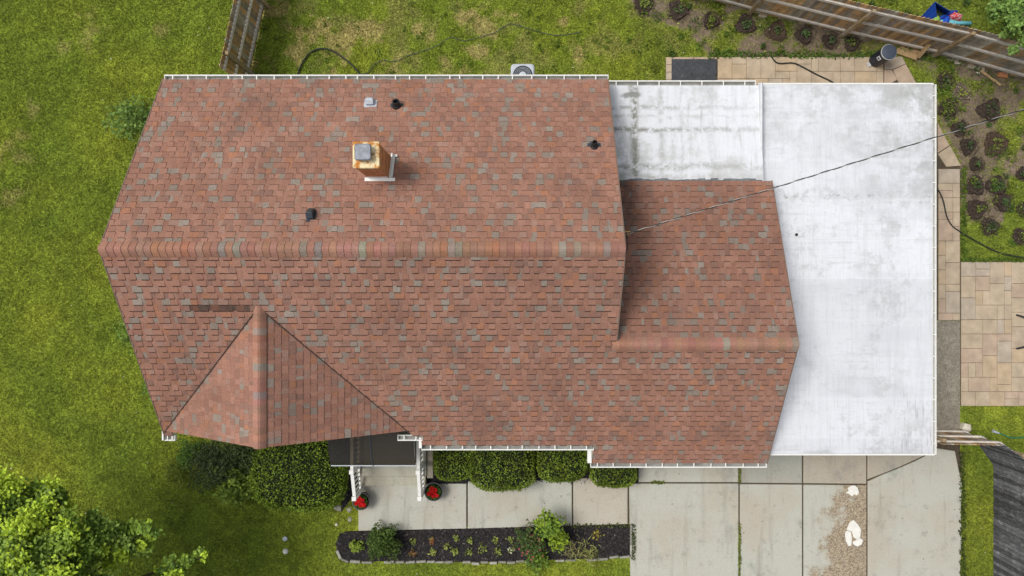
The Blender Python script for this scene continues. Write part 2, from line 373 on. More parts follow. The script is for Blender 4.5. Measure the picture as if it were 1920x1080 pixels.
def awning_mat():
    m, t, b, g = base_nodes('smoked_polycarbonate')
    b.inputs['Base Color'].default_value = (.05, .045, .042, 1); b.inputs['Roughness'].default_value = .18
    b.inputs['Specular IOR Level'].default_value = .5
    tr = t.nodes.new('ShaderNodeBsdfTransparent'); tr.inputs[0].default_value = (.55, .50, .40, 1)
    ms = t.nodes.new('ShaderNodeMixShader'); ms.inputs[0].default_value = .5
    t.links.new(b.outputs[0], ms.inputs[1]); t.links.new(tr.outputs[0], ms.inputs[2])
    t.links.new(ms.outputs[0], t.nodes['Material Output'].inputs['Surface']); return m
M['poly'] = awning_mat()

# ------------------------------------------------------------------ ground plan (world polygons from photo pixels at ground level)
def G(*pts): return [tuple(P(x, y)[:2]) for x, y in pts]
HOUSE_FP = [[(-8.2, -3.25), (2.15, -3.25), (2.15, 4.75), (-8.2, 4.75)], [(2.1, -4.1), (10.45, -4.1), (10.45, 5.0), (2.1, 5.0)]]
PATIO = [G((1248, 108), (1690, 106), (1800, 310), (1800, 490), (2010, 490), (2010, 760), (1800, 760), (1800, 600), (1600, 600), (1600, 200), (1248, 200))]
SIDE_SLAB = G((1640, 601), (1799, 601), (1799, 812), (1640, 812))
DRIVE = G((1178, 780), (1805, 780), (1803, 1700), (1184, 1700), (1182, 1000), (1178, 982))
WALK = G((672, 905), (1180, 896), (1180, 982), (672, 995))
FRONTBED = G((655, 996), (1181, 983), (1181, 1041), (1120, 1046), (1000, 1050), (900, 1053), (760, 1052), (655, 1051), (634, 1040), (630, 1018), (638, 1000))
FOUNDBED = G((640, 760), (1196, 760), (1196, 906), (790, 907), (676, 912), (640, 960))
HARD = HOUSE_FP + PATIO + [SIDE_SLAB, DRIVE, WALK, FRONTBED, FOUNDBED]
SOIL = [G((1150, -60), (1360, -40), (1480, 20), (1700, 85), (1700, 108), (1330, 108), (1290, 60), (1200, 30)),
        G((1690, 70), (1760, 96), (2000, 160), (2000, 330), (1890, 330), (1880, 420), (1800, 420), (1800, 300), (1700, 130)),
        G((1780, 850), (1806, 850), (1806, 900), (1795, 900))]
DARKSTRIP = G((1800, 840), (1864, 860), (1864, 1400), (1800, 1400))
TAN = [(512, 25, 16), (530, 10, 14), (520, 70, 16), (560, 85, 26), (610, 70, 30), (630, 92, 24), (585, 72, 16), (655, 70, 22), (690, 62, 22), (785, 58, 14), (800, 68, 14),
       (866, 30, 16), (905, 50, 22), (898, 100, 16), (960, 32, 7), (870, 125, 12), (840, 118, 16), (1122, 100, 9), (1086, 103, 10), (620, 125, 14), (500, 110, 18), (480, 70, 16),
       (740, 110, 18), (168, 60, 26), (120, 80, 18), (40, 262, 18), (25, 300, 30), (20, 380, 24), (65, 200, 14), (300, 60, 14), (330, 400, 0), (930, 20, 14), (1050, 40, 10)]
def fieldcol(x, y):
    """grass colour, bare-soil weight at world x,y"""
    px = 960 + x * F / H; py = 540 - y * F / H
    n1 = vnoise(x, y, .55, 1); n2 = vnoise(x, y, 2.6, 2); n3 = vnoise(x, y, .22, 3); n4 = vnoise(x, y, 7.0, 33, 2)
    a = np.array([.178, .246, .026]); bright = np.array([.262, .308, .032]); dark = np.array([.110, .170, .022])
    k = np.clip((n1 - .33) * 2.4, 0, 1)[:, None]; c = a * (1 - k) + bright * k
    k = np.clip((.46 - n2) * 2.6, 0, 1)[:, None] * .5; c = c * (1 - k) + dark * k
    k = np.clip((n3 - .5) * 2.2, 0, .6)[:, None]; c = c * (1 - k) + np.array([.205, .262, .027]) * k
    c = c * (.72 + .56 * n4)[:, None]
    back = ((py < 160) & (px > 470) & (px < 1300)).astype(float)
    k = (back * np.clip((vnoise(x, y, 1.9, 5, 4) - .50) * 3.0, 0, .45))[:, None]; c = c * (1 - k) + np.array([.30, .27, .10]) * k
    k = (((px > 1190) & (py < 500)) * .35)[:, None]; c = c * (1 - k) + np.array([.15, .19, .03]) * k
    tan = np.zeros_like(x); w = (vnoise(x, y, 3.0, 8, 4) - .5)
    for tx, ty, tr in TAN:
        if tr: d = np.hypot(px - tx, py - ty) / tr + w * 4.2; tan = np.maximum(tan, np.clip(1.0 - d, 0, 1) * (.35 if tx < 420 else 1))
    tan = np.clip(tan * 1.2, 0, .75)
    c = c * (1 - tan[:, None]) + np.array([.42, .34, .14]) * tan[:, None]
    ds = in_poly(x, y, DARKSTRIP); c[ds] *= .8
    soil = np.zeros_like(x)
    for p in SOIL: soil = np.maximum(soil, in_poly(x, y, p).astype(float))
    sn = vnoise(x, y, 1.25, 9, 4); soil *= np.clip((sn - .30) * 6, 0, 1)
    return c, soil, tan
# ground: one sheet, fine grid in view and coarse out to the horizon
xs = np.concatenate([np.linspace(-260, -20, 13), np.linspace(-18, 18, 301), np.linspace(20, 260, 13)])
ys = np.concatenate([np.linspace(-260, -14, 13), np.linspace(-12, 12, 201), np.linspace(14, 260, 13)])
XX, YY = np.meshgrid(xs, ys, indexing='ij'); gx, gy = XX.ravel(), YY.ravel()
gc, gs, gt = fieldcol(gx, gy)
soilc = np.array([.165, .128, .092])[None] * (.7 + .7 * vnoise(gx, gy, 3.0, 12)[:, None])
under = gc * .95 + np.array([.02, .016, .006])
gcol = under * (1 - gs[:, None]) + soilc * gs[:, None]
near = (np.abs(gx) < 17) & (np.abs(gy) < 11)
gz = np.where(near, (vnoise(gx, gy, 1.5, 4) - .5) * .02 - .012, -.012)
nx, ny = len(xs), len(ys)
I = np.arange(nx * ny).reshape(nx, ny)
quads = np.stack([I[:-1, :-1], I[1:, :-1], I[1:, 1:], I[:-1, 1:]], -1).reshape(-1, 4)
me = bpy.data.meshes.new('ground'); me.vertices.add(nx * ny)
me.vertices.foreach_set('co', np.stack([gx, gy, gz], 1).astype(np.float32).ravel())
me.loops.add(quads.size); me.loops.foreach_set('vertex_index', quads.astype(np.int32).ravel())
me.polygons.add(len(quads)); me.polygons.foreach_set('loop_start', np.arange(0, quads.size, 4, dtype=np.int32)); me.update(calc_edges=True)
at = me.color_attributes.new('Col', 'FLOAT_COLOR', 'POINT')
at.data.foreach_set('color', np.concatenate([gcol, np.ones((len(gcol), 1))], 1).astype(np.float32).ravel())
me.materials.append(M['ground'])
props(link('ground', me), kind='structure')

# ------------------------------------------------------------------ paved surfaces
def slab_set(name, label, slabs, z1=.03, z0=-.08):
    def shrink(poly, k=.4):
        cx = sum(p[0] for p in poly) / len(poly); cy = sum(p[1] for p in poly) / len(poly)
        return [(x - k * (1 if x > cx else -1), y - k * (1 if y > cy else -1)) for x, y in poly]
    par = bpy.data.objects.new(name, None); COL.objects.link(par); ORG[par] = Vector((0, 0, 0)); props(par, label, kind='structure')
    for poly, col, mk in slabs:
        poly = shrink(poly)
        b = MB(); b.prism(G(*poly), z0, z1 + random.uniform(-.003, .003), col, ch=.010)
        c = G(*poly); b.build('slab', M[mk], par, org=Vector((sum(p[0] for p in c) / len(c), sum(p[1] for p in c) / len(c), 0)))
    return par
CG = (.46, .465, .405); CP = (.47, .435, .365); CD = (.36, .36, .315); CT = (.40, .365, .30)
j = 1.0
slab_set('walkway', 'pale concrete walkway slabs leading to the front steps', [
    ([(672, 906), (875, 906), (875, 991), (672, 995)], CG, 'concrete'), ([(877, 902), (1072.5, 898), (1072.5, 985.5), (877, 991)], CG, 'concrete'),
    ([(1074.5, 896), (1177, 896), (1177, 982.5), (1074.5, 985.5)], CP, 'concrete')])
crv = [(1625.5, 900), (1655, 889), (1685, 877), (1715, 864), (1740, 851), (1757, 840)]
slab_set('driveway', 'pale jointed concrete driveway in front of the garage', [
    ([(1197, 800), (1384.5, 800), (1384.5, 904), (1197, 904)], CG, 'concrete'), ([(1386.5, 800), (1503.5, 800), (1503.5, 906), (1386.5, 905)], CD, 'concrete'),
    ([(1505.5, 800), (1624, 800), (1624, 907), (1505.5, 906)], CT, 'concrete'),
    ([(1626, 800), (1760, 800), (1757, 837)] + [(x, y - 1.5) for x, y in crv[::-1][1:]], CT, 'concrete'),
    ([(1179, 906), (1384.5, 906), (1384.5, 1300), (1184, 1300)], CG, 'concrete'), ([(1386.5, 907), (1503.5, 908), (1503.5, 1300), (1386.5, 1300)], CG, 'concrete'),
    ([(1505.5, 908), (1624, 909), (1624, 1300), (1505.5, 1300)], CG, 'aggregate'),
    ([(1626, 902)] + crv[1:] + [(1790, 845), (1797, 880), (1803, 905), (1801, 960), (1803, 1010), (1800, 1060), (1802, 1300), (1626, 1300)], CG, 'concrete')])
b = MB(); b.prism(SIDE_SLAB, -.08, .025, (.27, .255, .215)); o = b.build('side_slab', mat('coarse_concrete', (.245, .222, .178), .95, var=.3, scale=5, fine=.35, fscale=28, stain=(.14, .13, .11), stain_scale=2.5, stain_thr=(.52, .72), bmp=.5, bscale=40)); props(o, 'rough brown-grey concrete slab beside the garage wall', kind='structure')
# joint bed under the slabs
b = MB(); b.prism(G((1178, 790), (1800, 790), (1800, 1299), (1184, 1299), (1182, 1000)), -.06, -.002); b.prism(G((673, 906), (1181, 898), (1181, 981), (673, 993)), -.06, -.006)
props(b.build('joint_bed', M['joint']), 'dark soil filling the joints between the concrete slabs', kind='structure')

# patio pavers, ashlar pattern on a 0.206 m module
patio = bpy.data.objects.new('patio', None); COL.objects.link(patio); ORG[patio] = Vector((0, 0, 0))
props(patio, 'tan stone paver patio and path wrapping the garage', kind='structure')
b = MB(); b.prism(PATIO[0], -.07, .012); b.build('paver_bed', M['joint'], patio, org=Vector((0, 0, 0)))
U = 13.5; PAV = {}
PC = [(.45, .365, .265), (.465, .38, .275), (.435, .35, .26), (.465, .36, .245), (.425, .36, .285), (.45, .345, .26), (.435, .335, .25)]
def paver(x0, y0, x1, y1, par=patio):
    a = P(x0, y0); c = P(x1, y1); g_ = .004
    wx, wy = round(abs(c.x - a.x) - 2 * g_, 3), round(abs(c.y - a.y) - 2 * g_, 3)
    k = (wx, wy, random.randrange(len(PC)))
    if k not in PAV: PAV[k] = MB().box((0, 0, 0), (wx, wy, .06), col=PC[k[2]], ch=.006).mesh('paver', M['paver'])
    link('paver', PAV[k], par, ((a.x + c.x) / 2, (a.y + c.y) / 2, .012 + random.uniform(-.002, .003)))
def ashlar(x0, y0, nx_, ny_, keep):
    occ = np.zeros((nx_, ny_), bool)
    for jy in range(ny_):
        for ix in range(nx_):
            if occ[ix, jy]: continue
            opts = [(2, 2), (3, 2), (2, 3), (2, 2), (1, 2), (2, 1), (2, 3), (3, 2)]; random.shuffle(opts); opts += [(1, 2), (2, 1), (1, 1)]
            for a, c in opts:
                if ix + a <= nx_ and jy + c <= ny_ and not occ[ix:ix + a, jy:jy + c].any():
                    occ[ix:ix + a, jy:jy + c] = True
                    X0, Y0 = x0 + ix * U, y0 + jy * U
                    if keep(X0, Y0, X0 + a * U, Y0 + c * U): paver(X0, Y0, X0 + a * U, Y0 + c * U)
                    break
ashlar(1758.0, 317, 3, 21, lambda *q: True)                          # path along the garage wall
ashlar(1800.5, 491, 14, 20, lambda *q: True)                        # the patio itself
ashlar(1345, 107.5, 23, 6, lambda *q: True)                         # path behind the garage
for k in range(5): paver(1248, 108 + 14 * k, 1259.5, 122 + 14 * k)  # edge course left of the mat
paver(1260, 107.5, 1300, 112); paver(1301, 107.5, 1344, 112)
# the mitred corner: hand cut stones
for q in ([(1657, 108), (1690, 107), (1697, 120), (1672, 131), (1657, 131)], [(1657, 132), (1671, 132), (1681, 150), (1657, 165)], [(1673, 132), (1697, 121), (1713, 150), (1722, 168), (1690, 168)],
          [(1757, 232), (1779, 273), (1757, 287)], [(1780, 274), (1800, 311), (1773, 313), (1757, 289)],
          [(1700, 169), (1723, 169), (1756, 231), (1740, 240)], [(1670, 169), (1699, 169), (1739, 241), (1720, 250)]):
    b = MB(); b.prism(G(*q), -.02, .042, random.choice(PC), ch=.005); c = G(*q)
    b.build('paver', M['paver'], patio, org=Vector((c[0][0], c[0][1], 0)))

# ------------------------------------------------------------------ planting beds (mulch)
def mulch_bed(name, label, poly, n, z=.03):
    b = MB(); b.prism(poly, -.05, z, (.028, .025, .026)); o = b.build(name, M['mulch']); props(o, label, kind='structure')
    xs_, ys_ = [p[0] for p in poly], [p[1] for p in poly]
    x = rng.uniform(min(xs_), max(xs_), n); y = rng.uniform(min(ys_), max(ys_), n); k = in_poly(x, y, poly); x, y = x[k], y[k]; n = len(x)
    a = rng.uniform(0, 6.28, n); L = rng.uniform(.012, .04, n); W = rng.uniform(.005, .012, n); zz = z + rng.uniform(.002, .015, n)
    ca, sa = np.cos(a), np.sin(a); V = np.zeros((n, 4, 3))
    for i, (s1, s2) in enumerate(((-1, -1), (1, -1), (1, 1), (-1, 1))):
        V[:, i, 0] = x + ca * L * s1 - sa * W * s2; V[:, i, 1] = y + sa * L * s1 + ca * W * s2; V[:, i, 2] = zz + s1 * rng.uniform(-.008, .008, n)
    br = rng.uniform(.4, 1.9, n)[:, None] * np.array([.034, .030, .031]); br[rng.random(n) < .03] = (.16, .14, .12)
    props(link('mulch_chips', np_mesh('mulch_chips', V.reshape(-1, 3), 4, np.repeat(br, 4, 0), M['mulch'])), label.replace('bed', 'chips in the bed'), kind='stuff')
    return o
fb = mulch_bed('flower_bed', 'long dark mulch flower bed between walkway and front lawn', FRONTBED, 9000)
mulch_bed('foundation_bed', 'dark mulch bed under the clipped hedges along the house', FOUNDBED, 6000, .02)
edge = [(632, 1030), (640, 1046), (655, 1053), (700, 1054), (760, 1054), (800, 1053), (850, 1054), (900, 1055), (950, 1054), (1000, 1052), (1060, 1050), (1120, 1048), (1182, 1042)]
acc = 0
for (x0, y0), (x1, y1) in zip(edge[:-1], edge[1:]):
    L = math.hypot(x1 - x0, y1 - y0); n = max(1, round(L / 19))
    for i in range(n):
        t0 = (i + .5) / n; c = P(x0 + (x1 - x0) * t0, y0 + (y1 - y0) * t0 + random.uniform(-1.4, 1.4), .03)
        if random.random() < .12: continue
        b = MB(); b.box((0, 0, 0), (L / n * .0153 * random.uniform(.8, .95), random.uniform(.05, .085), .12), col=(1, 1, 1), ch=.015)
        link('edging_stone', b.mesh('edging_stone', M['stone']), fb, c, Matrix.Rotation(-math.atan2(y1 - y0, x1 - x0) + random.uniform(-.06, .06), 3, 'Z'))
for k in range(3):
    link('edging_stone', MB().box((0, 0, 0), (.06, .27, .12), ch=.015).mesh('edging_stone', M['stone']), fb, P(1183, 992 + k * 18.5, .03))

# ------------------------------------------------------------------ grass
def grass():
    N = 1150000
    x = rng.uniform(-16.5, 16.5, N); y = rng.uniform(-10.2, 10.2, N)
    keep = np.ones(N, bool)
    jx = x + rng.normal(0, .03, N); jy = y + rng.normal(0, .03, N)
    for p in HARD: keep &= ~in_poly(jx, jy, p)
    x, y = x[keep], y[keep]
    c, s, t = fieldcol(x, y)
    k = rng.random(len(x)) < np.clip(1 - s * .93, .04, 1) * (1 - .25 * t)
    x, y, c, s = x[k], y[k], c[k], s[k]; n = len(x)
    clump = vnoise(x, y, 3.5, 21)
    L = rng.uniform(.04, .09, n) * (.6 + .9 * clump); W = rng.uniform(.007, .017, n)
    a = rng.uniform(0, 6.283, n) + 2 * vnoise(x, y, 1.0, 22); ln = rng.uniform(.5, 1.15, n)
    V = np.zeros((n, 3, 3)); ca, sa = np.cos(a), np.sin(a)
    V[:, 0] = np.stack([x - sa * W, y + ca * W, np.full(n, -.015)], 1); V[:, 1] = np.stack([x + sa * W, y - ca * W, np.full(n, -.015)], 1)
    V[:, 2] = np.stack([x + ca * L * ln, y + sa * L * ln, L * (1.0 - .62 * ln)], 1)
    c = c * np.clip(rng.lognormal(0, .37, n), .4, 2.2)[:, None]
    yl = rng.random(n) < .10; c[yl] = c[yl] * .5 + np.array([.17, .16, .04]) * .5 * rng.uniform(.7, 1.5, yl.sum())[:, None]
    C = np.repeat(c, 3, 0)
    props(link('grass', np_mesh('grass', V.reshape(-1, 3), 3, C, M['grass'])), 'short mown lawn grass around the house', 'grass', kind='stuff')
grass()
def leaves(name, pts, size, cols, parent, org, up=.6, aspect=.55, m='leaf', kind=None):
    """leaf-sized pointed quads at pts (N,3), tilted"""
    n = len(pts); nr = rng.normal(0, 1, (n, 3)); nr[:, 2] = np.abs(nr[:, 2]) + up; nr /= np.linalg.norm(nr, axis=1)[:, None]
    t = rng.normal(0, 1, (n, 3)); t -= nr * (t * nr).sum(1)[:, None]; t /= np.linalg.norm(t, axis=1)[:, None]; b = np.cross(nr, t)
    s = np.asarray(size)[:, None] if np.ndim(size) else np.full((n, 1), size)
    p = pts - np.array(org)[None]
    V = np.stack([p - t * s, p + b * s * aspect - t * s * .1 + nr * s * .12, p + t * s, p - b * s * aspect - t * s * .1 + nr * s * .12], 1)
    return np_mesh(name, V.reshape(-1, 3), 4, np.repeat(cols, 4, 0), M[m])
def add_leaves(name, pts, size, cols, parent, up=.6, aspect=.55, m='leaf'):
    org = ORG[parent]; return link(name, leaves(name, pts, size, cols, parent, org, up, aspect, m), parent, org)
def jcol(n, base, lo=.6, hi=1.5):
    return np.array(base)[None] * rng.uniform(lo, hi, n)[:, None]
def weeds():   # broad-leaved ground cover in the garden beds and at the joints
    pts = []; cs = []
    def patch(px, py, r, n, col=(.10, .17, .03)):
        c = P(px, py); a = rng.uniform(0, 6.28, n); d = np.sqrt(rng.random(n)) * r * H / F
        p = np.stack([c.x + np.cos(a) * d, c.y + np.sin(a) * d, rng.uniform(.02, .09, n)], 1); pts.append(p); cs.append(jcol(n, col))
    for k in range(330):
        px, py = rng.uniform(1180, 1960), rng.uniform(-20, 470)
        q = np.array([P(px, py)[:2]])
        if any(in_poly(q[:, 0], q[:, 1], p)[0] for p in HARD): continue
        patch(px, py, rng.uniform(4, 15), int(rng.uniform(15, 70)), random.choice([(.09, .155, .025), (.13, .19, .03), (.07, .12, .03), (.16, .20, .03)]))
    for px in range(1330, 1660, 9): patch(px, 104 + random.uniform(-3, 3), 7, 28, (.085, .15, .028))
    for py in range(315, 490, 8): patch(1804 + random.uniform(-2, 3), py, 6, 22, (.11, .17, .025))
    for px in range(1805, 1930, 8): patch(px, 487, 5, 22, (.10, .16, .025))
    for py in list(range(868, 905, 4)) + list(range(982, 1090, 4)): patch(1385.5 + random.uniform(-.6, .6), py, 2.2, 9, (.16, .19, .035))
    for px in range(1222, 1246, 3): patch(px, 904, 3.2, 10, (.15, .18, .035))
    for py in range(985, 1046, 6): patch(1187, py, 4, 14, (.07, .09, .025))
    for px in range(1060, 1182, 8): patch(px, 984 + random.uniform(-2, 2), 3.5, 9, (.10, .12, .035))
    for py in range(850, 1090, 6): patch(1803 + random.uniform(-3, 2), py, 5, 16, (.055, .08, .018))
    for k in range(60): patch(rng.uniform(480, 1240), rng.uniform(5, 140), rng.uniform(3, 9), 14, (.12, .18, .025))
    pts_, cs_ = np.concatenate(pts), np.concatenate(cs)
    props(link('weeds', leaves('weeds', pts_, rng.uniform(.018, .045, len(pts_)), cs_, None, (0, 0, 0))), 'low broad-leaved weeds in the garden beds and paving joints', 'weeds', kind='stuff')
    n = 150; x = rng.uniform(-14.5, 14.5, n); y = rng.uniform(-8.2, 8.2, n); k = np.ones(n, bool)
    for p in HARD: k &= ~in_poly(x, y, p)
    x, y = x[k], y[k]; p = np.stack([x, y, np.full(len(x), .07)], 1)
    props(link('clover_flowers', leaves('clover_flowers', p, rng.uniform(.012, .024, len(x)), np.tile([[.62, .62, .5]], (len(x), 1)), None, (0, 0, 0), up=3, aspect=.9)), 'tiny white clover flowers dotted over the lawn', 'flowers', kind='stuff')
weeds()

# ------------------------------------------------------------------ HOUSE
house = thing('house', 'house with red-brown shingle gable roofs and a flat white roof over its extension', 'house', (0, 0, 0))
ZR, YR, SL = 5.54, .80, .60
zf = lambda x, y: ZR - SL * (YR - y)          # front slope of main roof (and wing)
zn = lambda x, y: ZR - SL * (y - YR)          # back slope
WZ, WY, WSL = 4.311, -1.248, .405
zw = lambda x, y: WZ - WSL * (y - WY)         # back slope of wing
GX, GZ, GSL = -5.47, 4.80, .62
zgl = lambda x, y: GZ - GSL * (GX - x); zgr = lambda x, y: GZ - GSL * (x - GX)
XL, XR, XW = -8.455, 2.32, 6.385
YG = -3.46
def vx(y, sgn): return GX + sgn * (SL / GSL) * ((-.436) - y)
FRONT = [[(XL, YR), (GX, YR), (GX, -.436), (vx(YG, -1), YG), (XL, YG)], [(XL, YG), (XL + .2, YG), (XL + .2, -3.6), (XL, -3.6)],
         [(GX, YR), (XR, YR), (XR, -3.6), (vx(-3.6, 1), -3.6), (GX, -.436)], [(XR, WY), (XW, WY), (XW, -3.6), (XR, -3.6)],
         [(-2.22, -3.6), (XR, -3.6), (XR, -3.87), (-2.22, -3.87)], [(XR, -3.6), (XW, -3.6), (XW, -3.87), (XR, -3.87)], [(2.0, -3.87), (XW, -3.87), (XW, -4.38), (2.0, -4.38)]]
NORTH = [[(XL, YR), (XR, YR), (XR, 5.05), (XL, 5.05)]]
WING = [[(2.16, WY), (XW, WY), (XW, 2.627), (2.16, 2.627)]]
GABL = [[(GX, -.436), (GX, YG), (vx(YG, -1), YG)]]; GABR = [[(GX, -.436), (GX, YG), (vx(YG, 1), YG)]]
deck = MB()
for regs, zfn in ((FRONT, zf), (NORTH, zn), (WING, zw), (GABL, zgl), (GABR, zgr)):
    for r in regs: deck.prism(r, lambda x, y, q=zfn: q(x, y) - .13, lambda x, y, q=zfn: q(x, y) - .012, (1, 1, 1))
roof = deck.build('roof', M['white'], house)
def clip_poly(sub, clip):
    if sum(a[0] * b[1] - b[0] * a[1] for a, b in zip(clip, clip[1:] + clip[:1])) < 0: clip = clip[::-1]
    out = sub
    for (ax, ay), (bx, by) in zip(clip, clip[1:] + clip[:1]):
        inp, out = out, []
        if not inp: break
        sd_ = [(bx - ax) * (p[1] - ay) - (by - ay) * (p[0] - ax) for p in inp]
        for i in range(len(inp)):
            j_ = (i + 1) % len(inp)
            if sd_[i] >= 0: out.append(inp[i])
            if (sd_[i] >= 0) != (sd_[j_] >= 0):
                t = sd_[i] / (sd_[i] - sd_[j_]); out.append((inp[i][0] + (inp[j_][0] - inp[i][0]) * t, inp[i][1] + (inp[j_][1] - inp[i][1]) * t))
    return out
def area(p): return abs(sum(a[0] * b[1] - b[0] * a[1] for a, b in zip(p, p[1:] + p[:1]))) / 2 if len(p) > 2 else 0
EXPO = .157
SHC = [(.308, .160, .116), (.330, .175, .129), (.284, .147, .109), (.343, .164, .103), (.255, .145, .113), (.250, .202, .168), (.280, .234, .198), (.310, .188, .146)]
SHW = [.30, .22, .15, .05, .08, .08, .04, .08]
EDGE = (.030, .018, .014); BAND = (.045, .027, .022)   # asphalt edge; the dark line printed under each laminated tooth
field = MB(); cand = []
def tab_faces(poly, v0, v1, th):
    n = len(poly)
    hz = lambda v: .004 + th * max(0, 1 - (v - v0) / (v1 - v0))
    top = [(u, v, hz(v)) for u, v in poly]; lo = [(u, v, -.010) for u, v in poly]
    fs = [tuple(range(n))] + [(n + i, n + (i + 1) % n, (i + 1) % n, i) for i in range(n)]
    return top + lo, fs
def full_tab(wd, dv_, thick, col, bh, tk):
    vs3, fs = tab_faces([(0, 0), (wd - .002, 0), (wd - .002, dv_), (0, dv_)], 0, dv_, tk if thick else .005); cols = [col, EDGE] + [tuple(x * .8 for x in col)] * (len(fs) - 2)
    if thick:
        n = len(vs3); vs3 = vs3 + [(.004, -bh, .0105), (wd - .006, -bh, .0105), (wd - .006, .001, .0105), (.004, .001, .0105)]; fs = fs + [(n, n + 1, n + 2, n + 3)]; cols = cols + [BAND]
    return vs3, fs, cols
def shingle_plane(regs, zfn, e, down, cfun=None, tint=1.0, bh=.027, tk=.017):
    """e: horizontal unit direction along the courses; down: plan unit direction of fall"""
    e = Vector((*e, 0)); dn = Vector((*down, 0))
    sl = zfn(0, 0) - zfn(dn.x, dn.y); cs = 1 / math.sqrt(1 + sl * sl)
    up3 = Vector((-dn.x * cs, -dn.y * cs, sl * cs)); nrm = e.cross(up3)
    if nrm.z < 0: e = -e; nrm = e.cross(up3)
    allp = [p for r in regs for p in r]
    base = max(allp, key=lambda p: p[0] * dn.x + p[1] * dn.y); O = Vector((base[0], base[1], zfn(*base)))
    def uv(p): d = Vector((p[0] - O.x, p[1] - O.y, 0)); return (d.dot(e), -d.dot(dn) / cs)
    R2 = [[uv(p) for p in r] for r in regs]
    us = [p[0] for r in R2 for p in r]; vs = [p[1] for r in R2 for p in r]
    rot = Matrix((e, up3, nrm)).transposed()
    k = 0; v0 = -.012
    while v0 < max(vs):
        v1 = v0 + EXPO + .004; u = min(us) - random.uniform(0, .3); thick = random.random() < .5
        rowtint = random.uniform(.95, 1.05) * tint
        while u < max(us):
            thick = not thick if random.random() < .8 else thick
            wd = random.choice((.12, .14, .16, .18, .21)) if thick else random.choice((.07, .09, .11, .14))
            th = tk if thick else .005
            ci = random.choices(range(8), SHW)[0]
            quad = [(u, v0), (u + wd - .002, v0), (u + wd - .002, v1), (u, v1)]
            mid = O + e * (u + wd / 2) + up3 * (v0 + .07); col = SHC[ci]
            key = (round(wd, 2), thick, ci)
            alt = cfun(mid) if cfun else None
            if alt: col = alt; key = None
            for r in R2:
                c = clip_poly(quad, r)
                if area(c) < 2e-4: continue
                if key and area(c) > area(quad) * .999: cand.append(((mid - Vector((0, 0, H))).length + (50 if tint != 1 else 0), key + (tint, bh, tk), O + e * u + up3 * v0, rot, v1 - v0))
                else:
                    vs3, fs = tab_faces(c, v0, v1, th)
                    col2 = tuple(x * rowtint for x in col)
                    cols = [col2] + [EDGE if abs(c[q][1] - v0) < 1e-4 and abs(c[(q + 1) % len(c)][1] - v0) < 1e-4 else tuple(x * .8 for x in col2) for q in range(len(c))]
                    field.add([O + e * a + up3 * b_ + nrm * h for a, b_, h in vs3], fs, cols=cols)
                    if thick:
                        bq = clip_poly([(u + .004, v0 - bh), (u + wd - .006, v0 - bh), (u + wd - .006, v0 + .001), (u + .004, v0 + .001)], r)
                        if area(bq) > 1e-5: field.add([O + e * a + up3 * b_ + nrm * .0105 for a, b_ in bq], [tuple(range(len(bq)))], BAND)
            u += wd
        v0 += EXPO; k += 1
def newpatch(mid):
    D = H - mid.z; px = 960 + mid.x * F / D; py = 540 - mid.y * F / D
    if 358 < px < 466 and 570 < py < 583: return random.choice([(.10, .065, .05), (.17, .085, .06), (.12, .07, .055)])
shingle_plane(FRONT, zf, (1, 0), (0, -1), newpatch); shingle_plane(NORTH, zn, (1, 0), (0, 1), bh=.020); shingle_plane(WING, zw, (1, 0), (0, 1), tint=.86, bh=.02)   # the wing's back slope is tinted darker
shingle_plane(GABL, zgl, (0, 1), (-1, 0), bh=.015, tk=.014); shingle_plane(GABR, zgr, (0, 1), (1, 0), bh=.006, tk=.010)
cand.sort(key=lambda q: q[0]); SHM = {}
for i, (d, key, loc, rot, dv_) in enumerate(cand):
    wd, thick, ci, tint, bh, tk = key
    if i < 300:
        if key not in SHM:
            vs3, fs, cols = full_tab(wd, dv_, thick, SHC[ci], bh, tk); b = MB(); b.add(vs3, fs, cols=cols); SHM[key] = b.mesh('shingle', M['shingle'])
        link('shingle', SHM[key], roof, loc, rot)
    else:
        k = random.uniform(.93, 1.07) * tint
        vs3, fs, cols = full_tab(wd, dv_, thick, tuple(x * k for x in SHC[ci]), bh, tk); field.add([loc + rot @ Vector(p) for p in vs3], fs, cols=cols)
props(field.build('shingles', M['shingle'], roof), kind='stuff')
# ridge caps: bent shingles lapped along each ridge
def ridge_caps(p0, p1, s1, s2, lift=.055, half=.16):
    p0, p1 = Vector(p0), Vector(p1); d = (p1 - p0).normalized(); side = Vector((d.y, -d.x, 0)); L = (p1 - p0).length
    n = int(L / .150); st = L / n; ds = (-half, -half * .66, -half * .33, 0, half * .33, half * .66, half)
    for i in range(n):
        th = .013; c = random.choices([SHC[0], SHC[1], SHC[3], SHC[2], SHC[5], SHC[6]], [.3, .34, .05, .15, .09, .07])[0]; vs = []
        c = tuple(x * random.uniform(1.0, 1.16) for x in c)
        for t, h in ((-.004, th), (st + .01, .001)):
            for q in ds:
                a = abs(q); z = -(s1 if q < 0 else s2) * a
                edge = lift * (1 - (a / half) ** 2) ; z += edge * .9 + h + .026 - .018 * max(0, 1 - a / (half * .33)) * .8
                vs.append(side * q + d * t + Vector((0, 0, z)))
            for q in (ds[-1], ds[0]): vs.append(side * q + d * t + Vector((0, 0, -(s2 if q > 0 else s1) * abs(q) - .004)))
        fs = [(k, k + 1, 9 + k + 1, 9 + k) for k in range(6)]
        fs = [f[::-1] for f in fs]; cols = [c] * 6
        fs += [tuple(range(9)), (6, 7, 16, 15), (8, 0, 9, 17)]; cols += [EDGE] * 3
        b = MB(); b.add(vs, fs, cols=cols); o = link('cap_shingle', b.mesh('cap_shingle', M['shingle']), roof, p0 + d * (st * i))
